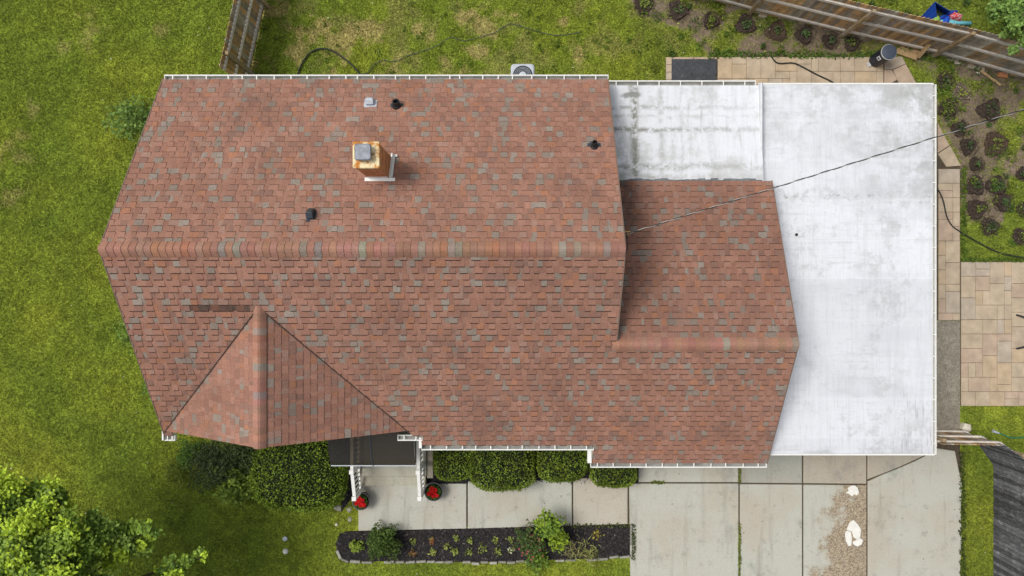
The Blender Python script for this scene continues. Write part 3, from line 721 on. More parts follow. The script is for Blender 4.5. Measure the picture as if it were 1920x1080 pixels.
ridge_caps((XR, YR, ZR), (XL, YR, ZR), SL, SL)
ridge_caps((XW, WY, WZ), (2.24, WY, WZ), WSL, SL, half=.15)
ridge_caps((GX, YG, GZ), (GX, -.40, GZ), GSL, GSL, half=.15)
# rake trim along the gable ends
RT = mat('rake_trim_brown', (.20, .14, .11), .7)
for p, q in (((XL - .012, YR, ZR - .05), (XL - .012, 5.05, zn(0, 5.05) - .05)), ((XL - .012, YR - .02, ZR - .062), (XL - .012, -3.6, zf(0, -3.6) - .05)), ((XR + .012, YR, ZR - .05), (XR + .012, 5.05, zn(0, 5.05) - .05)),
             ((XR + .012, YR - .02, ZR - .062), (XR + .012, WY + .1, zf(0, WY + .1) - .05)), ((XW + .012, WY, WZ - .05), (XW + .012, 2.627, zw(0, 2.627) - .05)), ((XW + .012, WY - .02, WZ - .062), (XW + .012, -4.38, zf(0, -4.38) - .05))):
    b = MB(); b.bar(p, q, .022, .12); b.build('rake_trim', RT, house, org=Vector(p))
for sg in (-1, 1):      # dark cut line of the valleys
    y1 = YG - .05; b = MB(); b.bar((GX + sg * .03, -.45, zf(0, -.45) + .026), (vx(y1, sg), y1, zf(0, y1) + .022), .018, .03); b.build('valley_strip', mat('valley_asphalt', (.085, .060, .050), .9), house, org=Vector((GX, -.45, 4.7)))
# walls
def profile_x(b, prof, x0, x1):
    n = len(prof); b.add([(x0, y, z) for y, z in prof] + [(x1, y, z) for y, z in prof], [tuple(range(n))[::-1], tuple(range(n, 2 * n))] + [(i, (i + 1) % n, n + (i + 1) % n, n + i) for i in range(n)])
def profile_y(b, prof, y0, y1):
    n = len(prof); b.add([(x, y0, z) for x, z in prof] + [(x, y1, z) for x, z in prof], [tuple(range(n)), tuple(range(n, 2 * n))[::-1]] + [(i, n + i, n + (i + 1) % n, (i + 1) % n) for i in range(n)])
b = MB(); profile_x(b, [(-3.25, -.1), (4.75, -.1), (4.75, zn(0, 4.75) - .14), (YR, ZR - .14), (-3.25, zf(0, -3.25) - .14)], -8.2, 2.15); b.build('wall', M['siding'], house)
b = MB(); profile_y(b, [(-8.17, -.1), (-2.7, -.1), (-2.7, zgr(-2.7, 0) - .14), (GX, GZ - .14), (-8.17, zgl(-8.17, 0) - .14)], -3.28, -.6); b.build('wall', M['siding'], house)
b = MB(); profile_x(b, [(-4.1, -.1), (2.4, -.1), (2.4, zw(0, 2.4) - .15), (WY, WZ - .15), (-4.1, zf(0, -4.1) - .15)], 2.17, 6.25); b.build('wall', M['siding'], house)
b = MB(); b.prism([(2.19, -4.05), (10.45, -4.05), (10.45, 4.98), (2.19, 4.98)], -.1, 2.24); b.build('wall', M['siding'], house)
o = MB().box((-3.4, -3.31, 1.45), (.95, .07, 2.05)).build('front_door', M['char'], house); MB().box((-3.05, -3.36, 1.4), (.04, .05, .1)).build('door_handle', M['ltgrey'], o)
o = MB().box((4.5, -4.115, 1.1), (3.6, .05, 2.15)).build('garage_door', M['white'], house)
for k in range(4): MB().box((4.5, -4.145, .32 + .53 * k), (3.5, .012, .47)).build('door_panel', M['white'], o)
for wx_, wy_, wz_ in ((-6.2, -3.31, 1.6), (-.2, -3.28, 1.6)):
    o = MB().box((wx_, wy_, wz_), (1.5, .05, 1.1)).build('window', M['white'], house); MB().box((wx_, wy_ - .03, wz_), (1.38, .02, .98)).build('pane', M['glass'], o)
# gutters: open troughs with hangers
def gutter(p0, p1, out, wd=.115, dep=.10, step=.42, caps=True, irregular=0.0):
    p0, p1 = Vector(p0), Vector(p1); d = (p1 - p0).normalized(); o3 = Vector((*out, 0)); L = (p1 - p0).length
    m0 = (p0 + p1) / 2
    g_ = MB(); up = Vector((0, 0, 1))
    def strip(a0, a1, h0, h1):  # solid bar spanning offsets a0..a1 outward and heights h0..h1
        vs = [q + o3 * a + up * h for q in (p0, p1) for a, h in ((a0, h0), (a1, h0), (a1, h1), (a0, h1))]
        g_.add(vs, [(0, 1, 2, 3), (7, 6, 5, 4), (0, 4, 5, 1), (1, 5, 6, 2), (2, 6, 7, 3), (3, 7, 4, 0)])
    strip(wd - .012, wd + .014, -dep, 0); strip(-.008, .004, -dep, -.006); strip(.004, wd - .012, -dep, -dep + .006)
    if caps:
        for q, sg in ((p0, -1), (p1, 1)):
            g_.box(q + o3 * (wd / 2) + d * sg * .006 - up * (dep / 2), (abs(d.x) * .012 + abs(o3.x) * (wd + .03), abs(d.y) * .012 + abs(o3.y) * (wd + .03), dep))
    g = g_.build('gutter', M['white'], house, org=m0)
    li = MB(); vs = [q + o3 * a + up * (-dep + .010) for q in (p0, p1) for a in (.005, wd - .013)]; li.add(vs, [(0, 1, 3, 2)]); li.build('gutter_lining', M['gutter_in'], g)
    n = max(1, int(L / step)); hm = MB().box((0, 0, 0), (abs(d.x) * .024 + abs(o3.x) * (wd + .02), abs(d.y) * .024 + abs(o3.y) * (wd + .02), .01)).mesh('hanger', M['white'])
    for i in range(n + 1):
        t = (i + .5) / (n + 1) + random.uniform(-irregular, irregular) / (n + 1); link('hanger', hm, g, p0 + (p1 - p0) * t + o3 * (wd / 2) + up * .002)
    return g
def gz_(f, y): return f(0, y) - .02
gutter((XL + .03, 5.05, gz_(zn, 5.05)), (XR + .01, 5.05, gz_(zn, 5.05)), (0, 1), irregular=.25)
gutter((XL - .01, -3.6, gz_(zf, -3.6)), (XL + .22, -3.6, gz_(zf, -3.6)), (0, -1), step=.2)
gutter((-2.78, -3.6, gz_(zf, -3.6)), (-2.2, -3.6, gz_(zf, -3.6)), (0, -1), step=.3)
gutter((-2.22, -3.87, gz_(zf, -3.87)), (2.0, -3.87, gz_(zf, -3.87)), (0, -1), irregular=.1)
gutter((1.985, -4.38, gz_(zf, -4.38)), (XW, -4.38, gz_(zf, -4.38)), (0, -1), irregular=.15)
b = MB(); b.box((-8.50, -3.50, gz_(zf, -3.6) + .005), (.035, .42, .09)); b.box((1.93, -4.14, gz_(zf, -4.2) - .02), (.10, .44, .09)); b.box((-2.25, -3.80, gz_(zf, -3.8) - .01), (.07, .26, .09)); b.build('gutter_return', M['white'], house)

# flat white roof of the extension
fz = 2.38
flat = MB(); flat.prism([(6.2, -4.15), (10.56, -4.15), (10.56, 5.10), (6.2, 5.10)], fz - .16, fz - .004)
zs = lambda x, y: 2.66 - .085 * (y - 2.63)
flat.prism([(2.16, 2.45), (6.2, 2.45), (6.2, 5.06), (2.16, 5.06)], fz - .16, lambda x, y: zs(x, y) - .004)
flat_roof = flat.build('flat_roof', M['white'], house)
rows = [-4.165, -3.77, -2.78, -1.80, -.78, .22, 1.22, 2.22]
for i in range(len(rows) - 1):
    y0, y1 = rows[i], rows[i + 1]
    b = MB(); b.prism([(6.255, y0), (10.56, y0), (10.56, y1 + .07), (6.255, y1 + .07)], lambda x, y: fz - .004, lambda x, y, y0=y0: fz + .018 - .012 * (y - y0)); b.build('membrane_sheet', M['membrane'], flat_roof)
for x0, x1, yy in ((6.2, 7.62, 5.115), (7.60, 9.05, 5.115), (9.03, 10.56, 5.115)):
    b = MB(); b.prism([(x0, 2.24), (x1 + .02, 2.24), (x1 + .02, yy), (x0, yy)], fz - .004, lambda x, y, x0=x0: fz + .020 - .010 * (x - x0)); b.build('membrane_sheet', M['membrane'], flat_roof)
for x0, x1 in ((2.16, 3.18), (3.16, 4.2), (4.18, 5.2), (5.18, 6.2)):
    b = MB(); b.prism([(x0, 2.5), (x1 + .02, 2.5), (x1 + .02, 5.07), (x0, 5.07)], lambda x, y: zs(x, y) - .004, lambda x, y, x0=x0: zs(x, y) + .010 - .006 * (x - x0)); b.build('membrane_sheet', M['membrane_old'], flat_roof)
b = MB(); b.box((6.20, 3.8, fz + .11), (.07, 2.6, .26), ch=.03); b.build('seam_strip', M['membrane'], flat_roof)
gutter((2.34, 5.07, zs(0, 5.07) - .01), (6.10, 5.07, zs(0, 5.07) - .01), (0, 1), step=.55)
gutter((10.575, -4.17, fz + .01), (10.575, 5.10, fz + .01), (1, 0), wd=.075, step=.55)
b = MB(); b.box((8.4, -4.185, fz - .04), (4.42, .035, .12)); b.box((8.38, 5.13, fz - .03), (4.40, .035, .11)); b.build('drip_edge', M['white'], flat_roof)
# grey flashing where wing roof meets the white roof, drip bits
b = MB()
for k in range(26):
    x = 2.2 + k * .155; b.box((x, 2.60 + random.uniform(-.01, .035), zw(0, 2.6) - .045 + random.uniform(0, .02)), (.17, .10 + random.uniform(0, .06), .02), random.uniform(-.08, .08))
b.build('valley_flashing', mat('weathered_lead', (.16, .17, .18), .7, var=.4, scale=6), house)
b = MB(); b.bar((2.345, -1.32, 4.32), (2.345, -.95, 4.30), .05, .05); b.build('wall_flashing', mat('blue_grey_flashing', (.10, .14, .19), .6, var=.3), house)
q = P(1493, 440, fz + .02); b = MB(); b.lathe([(.035, 0), (.035, .03), (.012, .05)], q, 10); b.build('drain_cap', M['black'], flat_roof)

# chimney
ch = MB(); CX0, CX1, CY0, CY1, CT_ = -3.165, -2.682, 2.425, 2.91, 5.80
ch.prism([(CX0, CY0), (CX1, CY0), (CX1, CY1), (CX0, CY1)], 3.9, CT_)
chimney = ch.build('chimney', M['mortar'], house, org=Vector(((CX0 + CX1) / 2, (CY0 + CY1) / 2, 3.9)))
BR = {L: MB().box((0, 0, 0), (L, .024, .062), ch=.004).mesh('brick', M['brick']) for L in (.205, .100, .146)}
for k in range(25):
    z = 3.95 + k * .0745 + .03
    if z > CT_ - .01: break
    lens = [.205, .146, .100] if k % 2 else [.100, .146, .205]
    for side in range(4):
        u = 0.0
        for L in lens:
            t = u + L / 2 + .008; u += L + .012
            if side == 0: loc, a = (CX0 + t, CY0 + .004, z), 0
            elif side == 1: loc, a = (CX1 - .004, CY0 + t, z), math.pi / 2
            elif side == 2: loc, a = (CX0 + t, CY1 - .004, z), 0
            else: loc, a = (CX0 + .004, CY0 + t, z), math.pi / 2
            link('brick', BR[L], chimney, loc, Matrix.Rotation(a, 3, 'Z'))
b = MB(); b.box(((CX0 + CX1) / 2, (CY0 + CY1) / 2, CT_ + .035), (.535, .535, .08), ch=.012); b.build('crown', M['rustcrown'], chimney)
b = MB(); cc = (CX0 + .21, CY1 - .215); b.box((*cc, CT_ + .13), (.22, .22, .12)); 
def rrect(c, h, r, n=4):
    out = []
    for cx_, cy_, a0 in ((h - r, h - r, 0), (-h + r, h - r, 90), (-h + r, -h + r, 180), (h - r, -h + r, 270)):
        for i in range(n + 1): a = R(a0 + 90 * i / n); out.append((c[0] + cx_ + r * math.cos(a), c[1] + cy_ + r * math.sin(a)))
    return out
b.prism(rrect(cc, .165, .05), CT_ + .19, CT_ + .235, ch=.015); b.build('chimney_cap', M['galv'], chimney)
fl = MB()
fl.bar((CX0 - .05, CY0 - .055, zn(0, CY0 - .055) + .035), (CX1 + .13, CY0 - .055, zn(0, CY0 - .055) + .035), .075, .03)
fl.bar((CX0 + .02, CY0 - .012, zn(0, CY0) + .09), (CX1 - .02, CY0 - .012, zn(0, CY0) + .09), .025, .12)
for k in range(6):
    y = CY0 - .02 + k * .098; fl.box((CX1 + .022, y + .05, zn(0, y) + .10 - .02), (.022, .10, .13)); 
fl.bar((CX1 + .045, CY0, zn(0, CY0) + .04), (CX1 + .045, CY1 + .03, zn(0, CY1 + .03) + .04), .05, .02)
fl.bar((CX1 - .02, CY1 + .045, zn(0, CY1 + .04) + .06), (CX1 + .12, CY1 + .045, zn(0, CY1 + .04) + .06), .05, .02)
fl.build('flashing', M['white'], chimney)
# roof vents
def npos(px, py): return on_plane(px, py, ZR + SL * YR, 0, -SL)
RN = Matrix.Rotation(-math.atan(SL), 3, 'X')       # local frame lying on the back slope
def slope_part(b, name, m, c, par): return link(name, b.mesh(name, m), par, c, RN)
c = npos(695, 195); b = MB(); b.box((0, 0, .01), (.30, .24, .012)); v = slope_part(b, 'box_vent', M['ltgrey'], c, house)
b = MB(); b.box((-.02, -.01, .08), (.19, .17, .13), ch=.02); slope_part(b, 'hood', M['ltgrey'], c, v)
c = npos(744, 200); b = MB(); b.box((0, .06, .012), (.30, .20, .010)); v = slope_part(b, 'vent_pipe', M['char'], c, house)
b = MB(); b.lathe([(.12, -.05), (.10, .05), (.09, .06), (.085, .17), (.06, .17), (.055, .02)], (0, 0, 0), 18); link('pipe', b.mesh('pipe', M['black'], smooth=False), v, c)
c = npos(1114, 276); b = MB(); b.box((0, .08, .012), (.30, .16, .010)); v = slope_part(b, 'vent_pipe', M['char'], c, house)
b = MB(); b.lathe([(.10, -.05), (.085, .04), (.065, .06), (.06, .17), (.045, .17), (.045, .02)], (0, 0, 0), 18); link('pipe', b.mesh('pipe', M['black']), v, c)
c = npos(584, 406); b = MB(); b.box((0, 0, .012), (.19, .29, .010)); v = slope_part(b, 'box_vent', M['char'], c, house)
b = MB(); b.box((-.01, 0, .08), (.14, .25, .14), ch=.022); slope_part(b, 'hood', M['char'], c, v)
# service drop bracket and weatherhead on the gable
a0 = P(1181, 437, 4.85)
b = MB(); b.bar((2.12, a0.y + .03, 4.86), (a0.x, a0.y + .03, 4.86), .02, .03); b.bar((2.12, a0.y - .12, 4.7), (a0.x - .02, a0.y - .02, 4.84), .02, .02); b.build('cable_bracket', mat('brass_hardware', (.45, .33, .12), .5), house)
b = MB(); b.tube([(2.30, .72, 4.3), (2.30, .72, 4.85), (2.36, .74, 4.95), (2.44, .76, 4.9)], .03, 8); b.tube([(2.44, .76, 4.9), (2.5, .9, 4.78), (2.46, a0.y, 4.86)], .010, 6); b.build('weatherhead', M['black'], house)
# awning over the front door
aw = [(-3.29, 2.78), (-3.55, 2.76), (-3.85, 2.70), (-4.12, 2.60), (-4.35, 2.48), (-4.46, 2.38)]
A0, A1, A2 = -4.55, -3.49, -2.42
awn = MB()
for x in (A0, A2): awn.bar((x, -3.3, 2.55), (x, -4.40, 2.36), .025, .03)
awning = awn.build('awning', M['char'], house, org=Vector((A1, -3.3, 2.4)))
for x0, x1 in ((A0, A1 - .012), (A1 + .012, A2)):
    b = MB(); n = len(aw); b.add([(x0, y, z) for y, z in aw] + [(x1, y, z) for y, z in aw] + [(x0, y, z - .008) for y, z in aw] + [(x1, y, z - .008) for y, z in aw],
        [(i + 1, n + i + 1, n + i, i) for i in range(n - 1)] + [(2 * n + i, 3 * n + i, 3 * n + i + 1, 2 * n + i + 1) for i in range(n - 1)])
    b.build('awning_panel', M['poly'], awning, smooth=True)
b = MB(); b.tube([(A1, y, z + .008) for y, z in aw], .016, 6); b.build('awning_rib', M['char'], awning)
b = MB(); b.bar((A0, -4.465, 2.375), (A2, -4.465, 2.375), .025, .03); b.build('awning_front_bar', M['ltgrey'], awning)

# ------------------------------------------------------------------ porch steps and railings
porch = thing('porch_steps', 'concrete front steps with white railings on both sides', 'steps', (-3.4, -4.6, 0))
b = MB(); b.prism([(-4.36, -3.3), (-2.40, -3.3), (-2.40, -5.28), (-4.36, -5.28)], -.05, .42, (.40, .40, .33), ch=.015); b.build('landing', M['concrete'], porch)
b = MB(); b.prism([(-4.30, -5.29), (-2.44, -5.29), (-2.44, -5.60), (-4.30, -5.60)], -.05, .22, (.42, .42, .34), ch=.015); b.build('step', M['concrete'], porch)
b = MB(); b.prism([(-2.385, -3.9), (-2.22, -3.9), (-2.22, -5.35), (-2.385, -5.35)], -.05, .36, (.34, .31, .25), ch=.02); b.build('side_ledge', M['concrete'], porch)
for x, sgn, ys0 in ((-4.27, -1, -3.45), (-2.50, 1, -3.40)):
    zt = lambda y: 1.32 if y > -4.9 else 1.32 - (-4.9 - y) * .38
    r = MB(); r.bar((x, ys0, 1.32), (x, -4.9, 1.32), .085, .05); r.bar((x, -4.9, 1.32), (x, -5.68, zt(-5.68)), .085, .05)
    rail = r.build('railing', M['white'], porch, org=Vector((x, ys0, 0)))
    b = MB(); b.bar((x, ys0, .55), (x, -4.9, .55), .05, .04); b.bar((x, -4.9, .55), (x, -5.68, .32), .05, .04); b.build('bottom_rail', M['white'], rail)
    bm_ = MB().box((0, 0, 0), (.034, .034, .76)).mesh('baluster', M['white'])
    for k in range(17):
        y = ys0 - .12 - k * .13
        link('baluster', bm_, rail, (x, y, zt(y) - .40))
    for y, hb in ((ys0 - .03, .42), (-4.9, .42), (-5.70, .03)):
        zb = zt(y) + .06; MB().box((x, y, (zb + hb) / 2), (.095, .095, zb - hb), ch=.015).build('post', M['white'], rail); MB().box((x, y, zb + .015), (.12, .12, .03), ch=.01).build('post_cap', M['white'], rail)

# flower pots
def pot(px, py, r, label):
    c = P(px, py, .36); t = thing('flower_pot', label, 'flower pot', (c.x, c.y, .03), 'red flower pots by the front steps')
    b = MB(); b.lathe([(r * .7, 0), (r * .96, .30), (r * 1.06, .31), (r * 1.06, .345), (r * .95, .345), (r * .92, .26)], (c.x, c.y, .03), 28); b.build('pot', mat('charcoal_pot_glaze', (.085, .085, .09), .5, var=.2), t)
    b = MB(); b.lathe([(r * .9, 0), (.01, .02)], (c.x, c.y, .29), 24); b.build('soil', M['core'], t)
    n = 420; a = rng.uniform(0, 6.28, n); d = np.sqrt(rng.random(n)) * r * .78
    add_leaves('foliage', np.stack([c.x + np.cos(a) * d, c.y + np.sin(a) * d, .36 + rng.uniform(0, .10, n)], 1), rng.uniform(.02, .045, n), jcol(n, (.05, .11, .02)), t, aspect=.8)
    for k in range(7):
        a_ = k * 2.4; d_ = r * .55 * math.sqrt((k + .4) / 7); x, y = c.x + math.cos(a_) * d_, c.y + math.sin(a_) * d_
        b = MB(); m_ = 34
        pts = rng.normal(0, 1, (m_, 3)); pts /= np.linalg.norm(pts, axis=1)[:, None]; pts[:, 2] = np.abs(pts[:, 2]) * .6; rr = random.uniform(.035, .055)
        link('blossom', leaves('blossom', pts * rr + np.array([x, y, .47]), np.full(m_, .032), jcol(m_, (1, 1, 1)), None, (x, y, .47), aspect=.9, m='petal'), t, (x, y, .47))
pot(677, 940, .235, 'dark pot of red flowers at the foot of the steps, nearest the lawn')
pot(813, 922, .25, 'dark pot of red flowers on the walkway beside the small clipped hedge')

# ------------------------------------------------------------------ air conditioner behind the house
c = P(980, 141, .78); t = thing('air_conditioner', 'pale grey air conditioner unit with round fan grille behind the house', 'air conditioner', (c.x, c.y, 0))
b = MB(); b.prism(rrect((c.x, c.y), .325, .10), .02, .76, ch=.03); b.build('casing', M['ltgrey'], t)
b = MB(); b.lathe([(.27, .76), (.27, .775), (.245, .78), (.24, .765)], (c.x, c.y, 0), 32); g1 = b.build('fan_grille', M['char'], t)
b = MB(); b.lathe([(.10, .765), (.10, .79), (.02, .80)], (c.x, c.y, 0), 20); b.build('hub', M['ltgrey'], g1)
for k in range(10):
    a = k * math.pi / 5; b = MB(); b.bar((c.x + .1 * math.cos(a), c.y + .1 * math.sin(a), .782), (c.x + .25 * math.cos(a), c.y + .25 * math.sin(a), .782), .012, .006); b.build('grille_bar', M['char'], g1)
for r_ in (.14, .18, .22):
    b = MB(); b.tube([(c.x + r_ * math.cos(a), c.y + r_ * math.sin(a), .786) for a in np.linspace(0, 6.283, 33)], .005, 4); b.build('grille_ring', M['ltgrey'], g1)

# ------------------------------------------------------------------ fences
WOOD = [(.42, .265, .13), (.48, .29, .14), (.34, .235, .14), (.40, .345, .28), (.45, .285, .155), (.32, .265, .22), (.52, .33, .16)]
def fence(name, label, pts, inside, picket_in, hgt=1.83, wood=None, group=None, post_at=None, cat='fence', railz=(.28, .95, 1.62)):
    """pts: world XY base line; inside: +1/-1 side of the rails (left/right of travel)"""
    p0 = Vector((*pts[0], 0)); t = thing(name, label, cat, p0, group)
    PM = {}
    for a, b_ in zip(pts[:-1], pts[1:]):
        a, b_ = Vector((*a, 0)), Vector((*b_, 0)); d = (b_ - a).normalized(); L = (b_ - a).length; nn = Vector((-d.y, d.x, 0)) * inside; ang = math.atan2(d.y, d.x)
        n = int(L / .112)
        for k in range(n):
            key = random.randrange(7) if wood is None else 0
            if key not in PM:
                q = MB(); hw = .050; q.prism([(-hw, -.009), (hw, -.009), (hw, .009), (-hw, .009)], 0, hgt - .04, WOOD[key])
                q.add([(-hw, -.009, hgt - .04), (hw, -.009, hgt - .04), (hw, .009, hgt - .04), (-hw, .009, hgt - .04), (-hw + .03, -.009, hgt), (hw - .03, -.009, hgt), (hw - .03, .009, hgt), (-hw + .03, .009, hgt)],
                      [(0, 1, 5, 4), (1, 2, 6, 5), (2, 3, 7, 6), (3, 0, 4, 7), (4, 5, 6, 7)], WOOD[key]); PM[key] = q.mesh('picket', M['wood_in'] if wood is None else M[wood])
            c = a + d * ((k + .5) * L / n) + Vector((0, 0, .03 + random.uniform(-.012, .012)))
            o = link('picket', PM[key], t, c, Matrix.Rotation(ang + random.uniform(-.015, .015), 3, 'Z'))
        ro = nn * .032 * (-1 if picket_in else 1)
        for z in railz:
            b = MB(); b.bar(a + ro + Vector((0, 0, z)), b_ + ro + Vector((0, 0, z)), .042, .088); b.build('rail', M['rail'], t)
        for k, s_ in enumerate(post_at if post_at else np.arange(.1, L, 2.3)):
            c = a + d * min(s_, L) + ro * 2.6; b = MB(); b.box((c.x, c.y, (hgt - .02) / 2), (.095, .095, hgt - .02), ang, ch=.01, col=(.30, .22, .13)); b.build('post', M['wood_in'], t)
    return t
def gp(*pts): return [tuple(P(x, y)[:2]) for x, y in pts]
fence('wooden_fence', 'weathered board fence standing on the lawn behind the house, left of the backyard', gp((463, 165), (509, -45)), -1, False, post_at=[.42, 2.4])
fence('wooden_fence', 'long weathered board fence behind the garden bed and blue toys', gp((1290, -10), (1402, 20), (1575, 62), (1745, 100), (1990, 168)), -1, False, post_at=[.05])
fence('wooden_gate', 'short weathered board gate joining the garage corner to the side fence', gp((1690, 805), (1797, 807)), 1, False, cat='gate', post_at=[.1])
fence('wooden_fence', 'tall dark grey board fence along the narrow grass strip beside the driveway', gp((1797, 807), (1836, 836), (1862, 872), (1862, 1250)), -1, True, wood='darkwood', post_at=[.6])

# ------------------------------------------------------------------ hedges, shrubs, plants, trees
def hedge(label, x0, x1, y0, y1, z, col, n=6500, name='clipped_hedge', group='clipped hedges along the front of the house', leaf=.026, rnd=3.4, cat='hedge', lump=.06):
    a = P(x0, y0, z * .8); c = P(x1, y1, z * .8); cx, cy = (a.x + c.x) / 2, (a.y + c.y) / 2; hx, hy = abs(c.x - a.x) / 2, abs(a.y - c.y) / 2
    t = thing(name, label, cat, (cx, cy, 0), group)
    def surf(th, ph, k=1.0):
        d = np.stack([np.cos(th) * np.cos(ph), np.sin(th) * np.cos(ph), np.sin(ph)], -1)
        r = (np.abs(d[..., 0]) ** rnd + np.abs(d[..., 1]) ** rnd + np.abs(d[..., 2]) ** rnd) ** (-1 / rnd)
        q = d * r[..., None] * k
        return np.stack([cx + q[..., 0] * hx, cy + q[..., 1] * hy, z * .46 + q[..., 2] * z * .5], -1)
    # dark inner mass
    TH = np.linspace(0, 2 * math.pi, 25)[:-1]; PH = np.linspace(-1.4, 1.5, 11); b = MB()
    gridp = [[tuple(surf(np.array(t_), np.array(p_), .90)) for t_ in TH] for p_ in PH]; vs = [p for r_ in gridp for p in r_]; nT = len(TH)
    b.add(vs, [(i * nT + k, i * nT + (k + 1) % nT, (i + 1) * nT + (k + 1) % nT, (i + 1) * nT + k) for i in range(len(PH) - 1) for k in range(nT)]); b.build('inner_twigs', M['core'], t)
    d = rng.normal(0, 1, (n, 3)); d[:, 2] = np.abs(d[:, 2]) * 1.0 - .25; d /= np.linalg.norm(d, axis=1)[:, None]
    th = np.arctan2(d[:, 1], d[:, 0]); ph = np.arcsin(d[:, 2]); p = surf(th, ph, 1.0)
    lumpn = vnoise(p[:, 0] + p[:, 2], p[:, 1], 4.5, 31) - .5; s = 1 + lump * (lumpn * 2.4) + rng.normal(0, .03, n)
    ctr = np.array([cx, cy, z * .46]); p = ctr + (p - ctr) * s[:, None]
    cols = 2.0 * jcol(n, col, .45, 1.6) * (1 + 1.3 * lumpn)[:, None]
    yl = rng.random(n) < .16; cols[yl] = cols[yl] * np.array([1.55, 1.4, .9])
    add_leaves('foliage', p, rng.uniform(.7, 1.3, n) * leaf, np.clip(cols, .004, .5), t, up=.25, aspect=.6)
    b = MB(); b.tube([(cx, cy, -.03), (cx + .02, cy, z * .4)], .04, 7); b.build('stem', M['bark'], t)
BX = (.074, .105, .016)
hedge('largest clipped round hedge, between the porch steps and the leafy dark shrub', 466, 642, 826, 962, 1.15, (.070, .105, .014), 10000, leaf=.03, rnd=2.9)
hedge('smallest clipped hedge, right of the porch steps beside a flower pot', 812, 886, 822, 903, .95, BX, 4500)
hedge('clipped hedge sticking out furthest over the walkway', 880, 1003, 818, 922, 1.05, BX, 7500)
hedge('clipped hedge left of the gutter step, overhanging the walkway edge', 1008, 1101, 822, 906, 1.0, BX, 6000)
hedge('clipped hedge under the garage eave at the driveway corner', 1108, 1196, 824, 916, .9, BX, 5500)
def bush(name, label, px, py, z, r, n, leaf, cols, cat='shrub', group=None, flat=.8, stems=4, aspect=.55, flower=None, core=True, base=None):
    """loose rounded plant; px,py is where the crown's middle is seen, z its mid height"""
    c = P(px, py, z); gx_, gy_ = (c.x, c.y) if base is None else base
    t = thing(name, label, cat, (gx_, gy_, 0), group)
    d = rng.normal(0, 1, (n, 3)); d /= np.linalg.norm(d, axis=1)[:, None]; rad = rng.random(n) ** .45
    nz = vnoise(d[:, 0] * 2 + px, d[:, 1] * 2 + py, 1.3, 41) ; rr = r * (.30 + 1.4 * nz) * rad
    p = np.stack([c.x + d[:, 0] * rr, c.y + d[:, 1] * rr, np.maximum(z + d[:, 2] * rr * flat, .02)], 1)
    pick = rng.integers(0, len(cols), n); cc_ = 1.35 * np.array(cols)[pick] * rng.uniform(.6, 1.45, n)[:, None]
    add_leaves('foliage', p, rng.uniform(.65, 1.35, n) * leaf, cc_, t, aspect=aspect)
    b = MB()
    for k in range(stems):
        a = k * 2.4; b.tube([(gx_, gy_, -.02), (c.x + math.cos(a) * r * .2, c.y + math.sin(a) * r * .2, z * .6), (c.x + math.cos(a) * r * .6, c.y + math.sin(a) * r * .6, z + r * .2)], [.012, .009, .004], 5)
    b.build('stems', M['bark'], t)
    if flower:
        m_, fc, fs = flower; a = rng.uniform(0, 6.28, m_); dd = np.sqrt(rng.random(m_)) * r * .9
        add_leaves('flowers', np.stack([c.x + np.cos(a) * dd, c.y + np.sin(a) * dd, np.full(m_, z + r * flat * .75)], 1), np.full(m_, fs), jcol(m_, fc, .8, 1.2), t, up=2, aspect=.95)
    return t
bush('evergreen_shrub', 'very dark evergreen shrub under the pointed front gable', 403, 868, .7, .72, 4600, .03, [(.035, .050, .022), (.048, .068, .025)], flat=.7)
bush('evergreen_shrub', 'dark evergreen shrub wedged between gable and largest hedge', 462, 852, .6, .5, 2200, .03, [(.035, .055, .02), (.055, .075, .025)], flat=.8)
bush('leafy_shrub', 'emerald feathery shrub at the left corner of the gable', 357, 850, .5, .38, 1500, .03, [(.065, .12, .025), (.08, .14, .025)])
bush('leafy_shrub', 'broad-leaved green shrub left of the largest hedge', 436, 903, .5, .60, 1300, .07, [(.12, .175, .028), (.10, .15, .028), (.15, .21, .035)])
bush('ornamental_grass', 'yellow-green tuft of long grass left of the dark shrubs', 335, 882, .2, .42, 500, .09, [(.17, .20, .035), (.12, .16, .025)], aspect=.12, cat='grass clump')
bush('leafy_shrub', 'pale leafy shrub poking out past the upper left roof edge', 248, 222, .45, .62, 900, .05, [(.10, .17, .04), (.14, .21, .05)])
bush('leafy_shrub', 'small leafy shrub poking out past the left roof edge, below the ridge', 246, 625, .35, .45, 500, .05, [(.11, .18, .03), (.14, .2, .04)])
bush('leafy_shrub', 'low leafy shrub along the left wall near the lower roof corner', 290, 720, .3, .38, 350, .045, [(.09, .15, .03)])
# flower bed plants
bush('evergreen_shrub', 'dark feathery green shrub in the mulch bed near the steps', 718, 1018, .45, .46, 2400, .035, [(.06, .095, .02), (.075, .115, .024), (.045, .075, .02)], flat=.8)
bush('leafy_plant', 'lime green leafy plant at the rounded end of the mulch bed', 669, 1024, .15, .19, 150, .05, [(.16, .23, .035), (.20, .26, .04)], cat='plant')
bush('rose_bush', 'dark rose bush with small pink flowers in the mulch bed', 997, 1016, .5, .46, 1100, .04, [(.05, .10, .03), (.07, .12, .03), (.10, .09, .04)], flower=(12, (.45, .08, .12), .03))
bush('tall_weed', 'tall lime green plant rising out of the rose bush', 1030, 985, .9, .38, 480, .055, [(.16, .24, .03), (.20, .28, .03), (.11, .18, .03)], cat='plant', base=tuple(P(1020, 1010)[:2]))
bush('tall_weed', 'lime green plant right of the rose bush, leaning over the mulch', 1046, 1012, .7, .30, 300, .055, [(.20, .27, .02), (.15, .22, .03)], cat='plant', base=tuple(P(1025, 1015)[:2]))
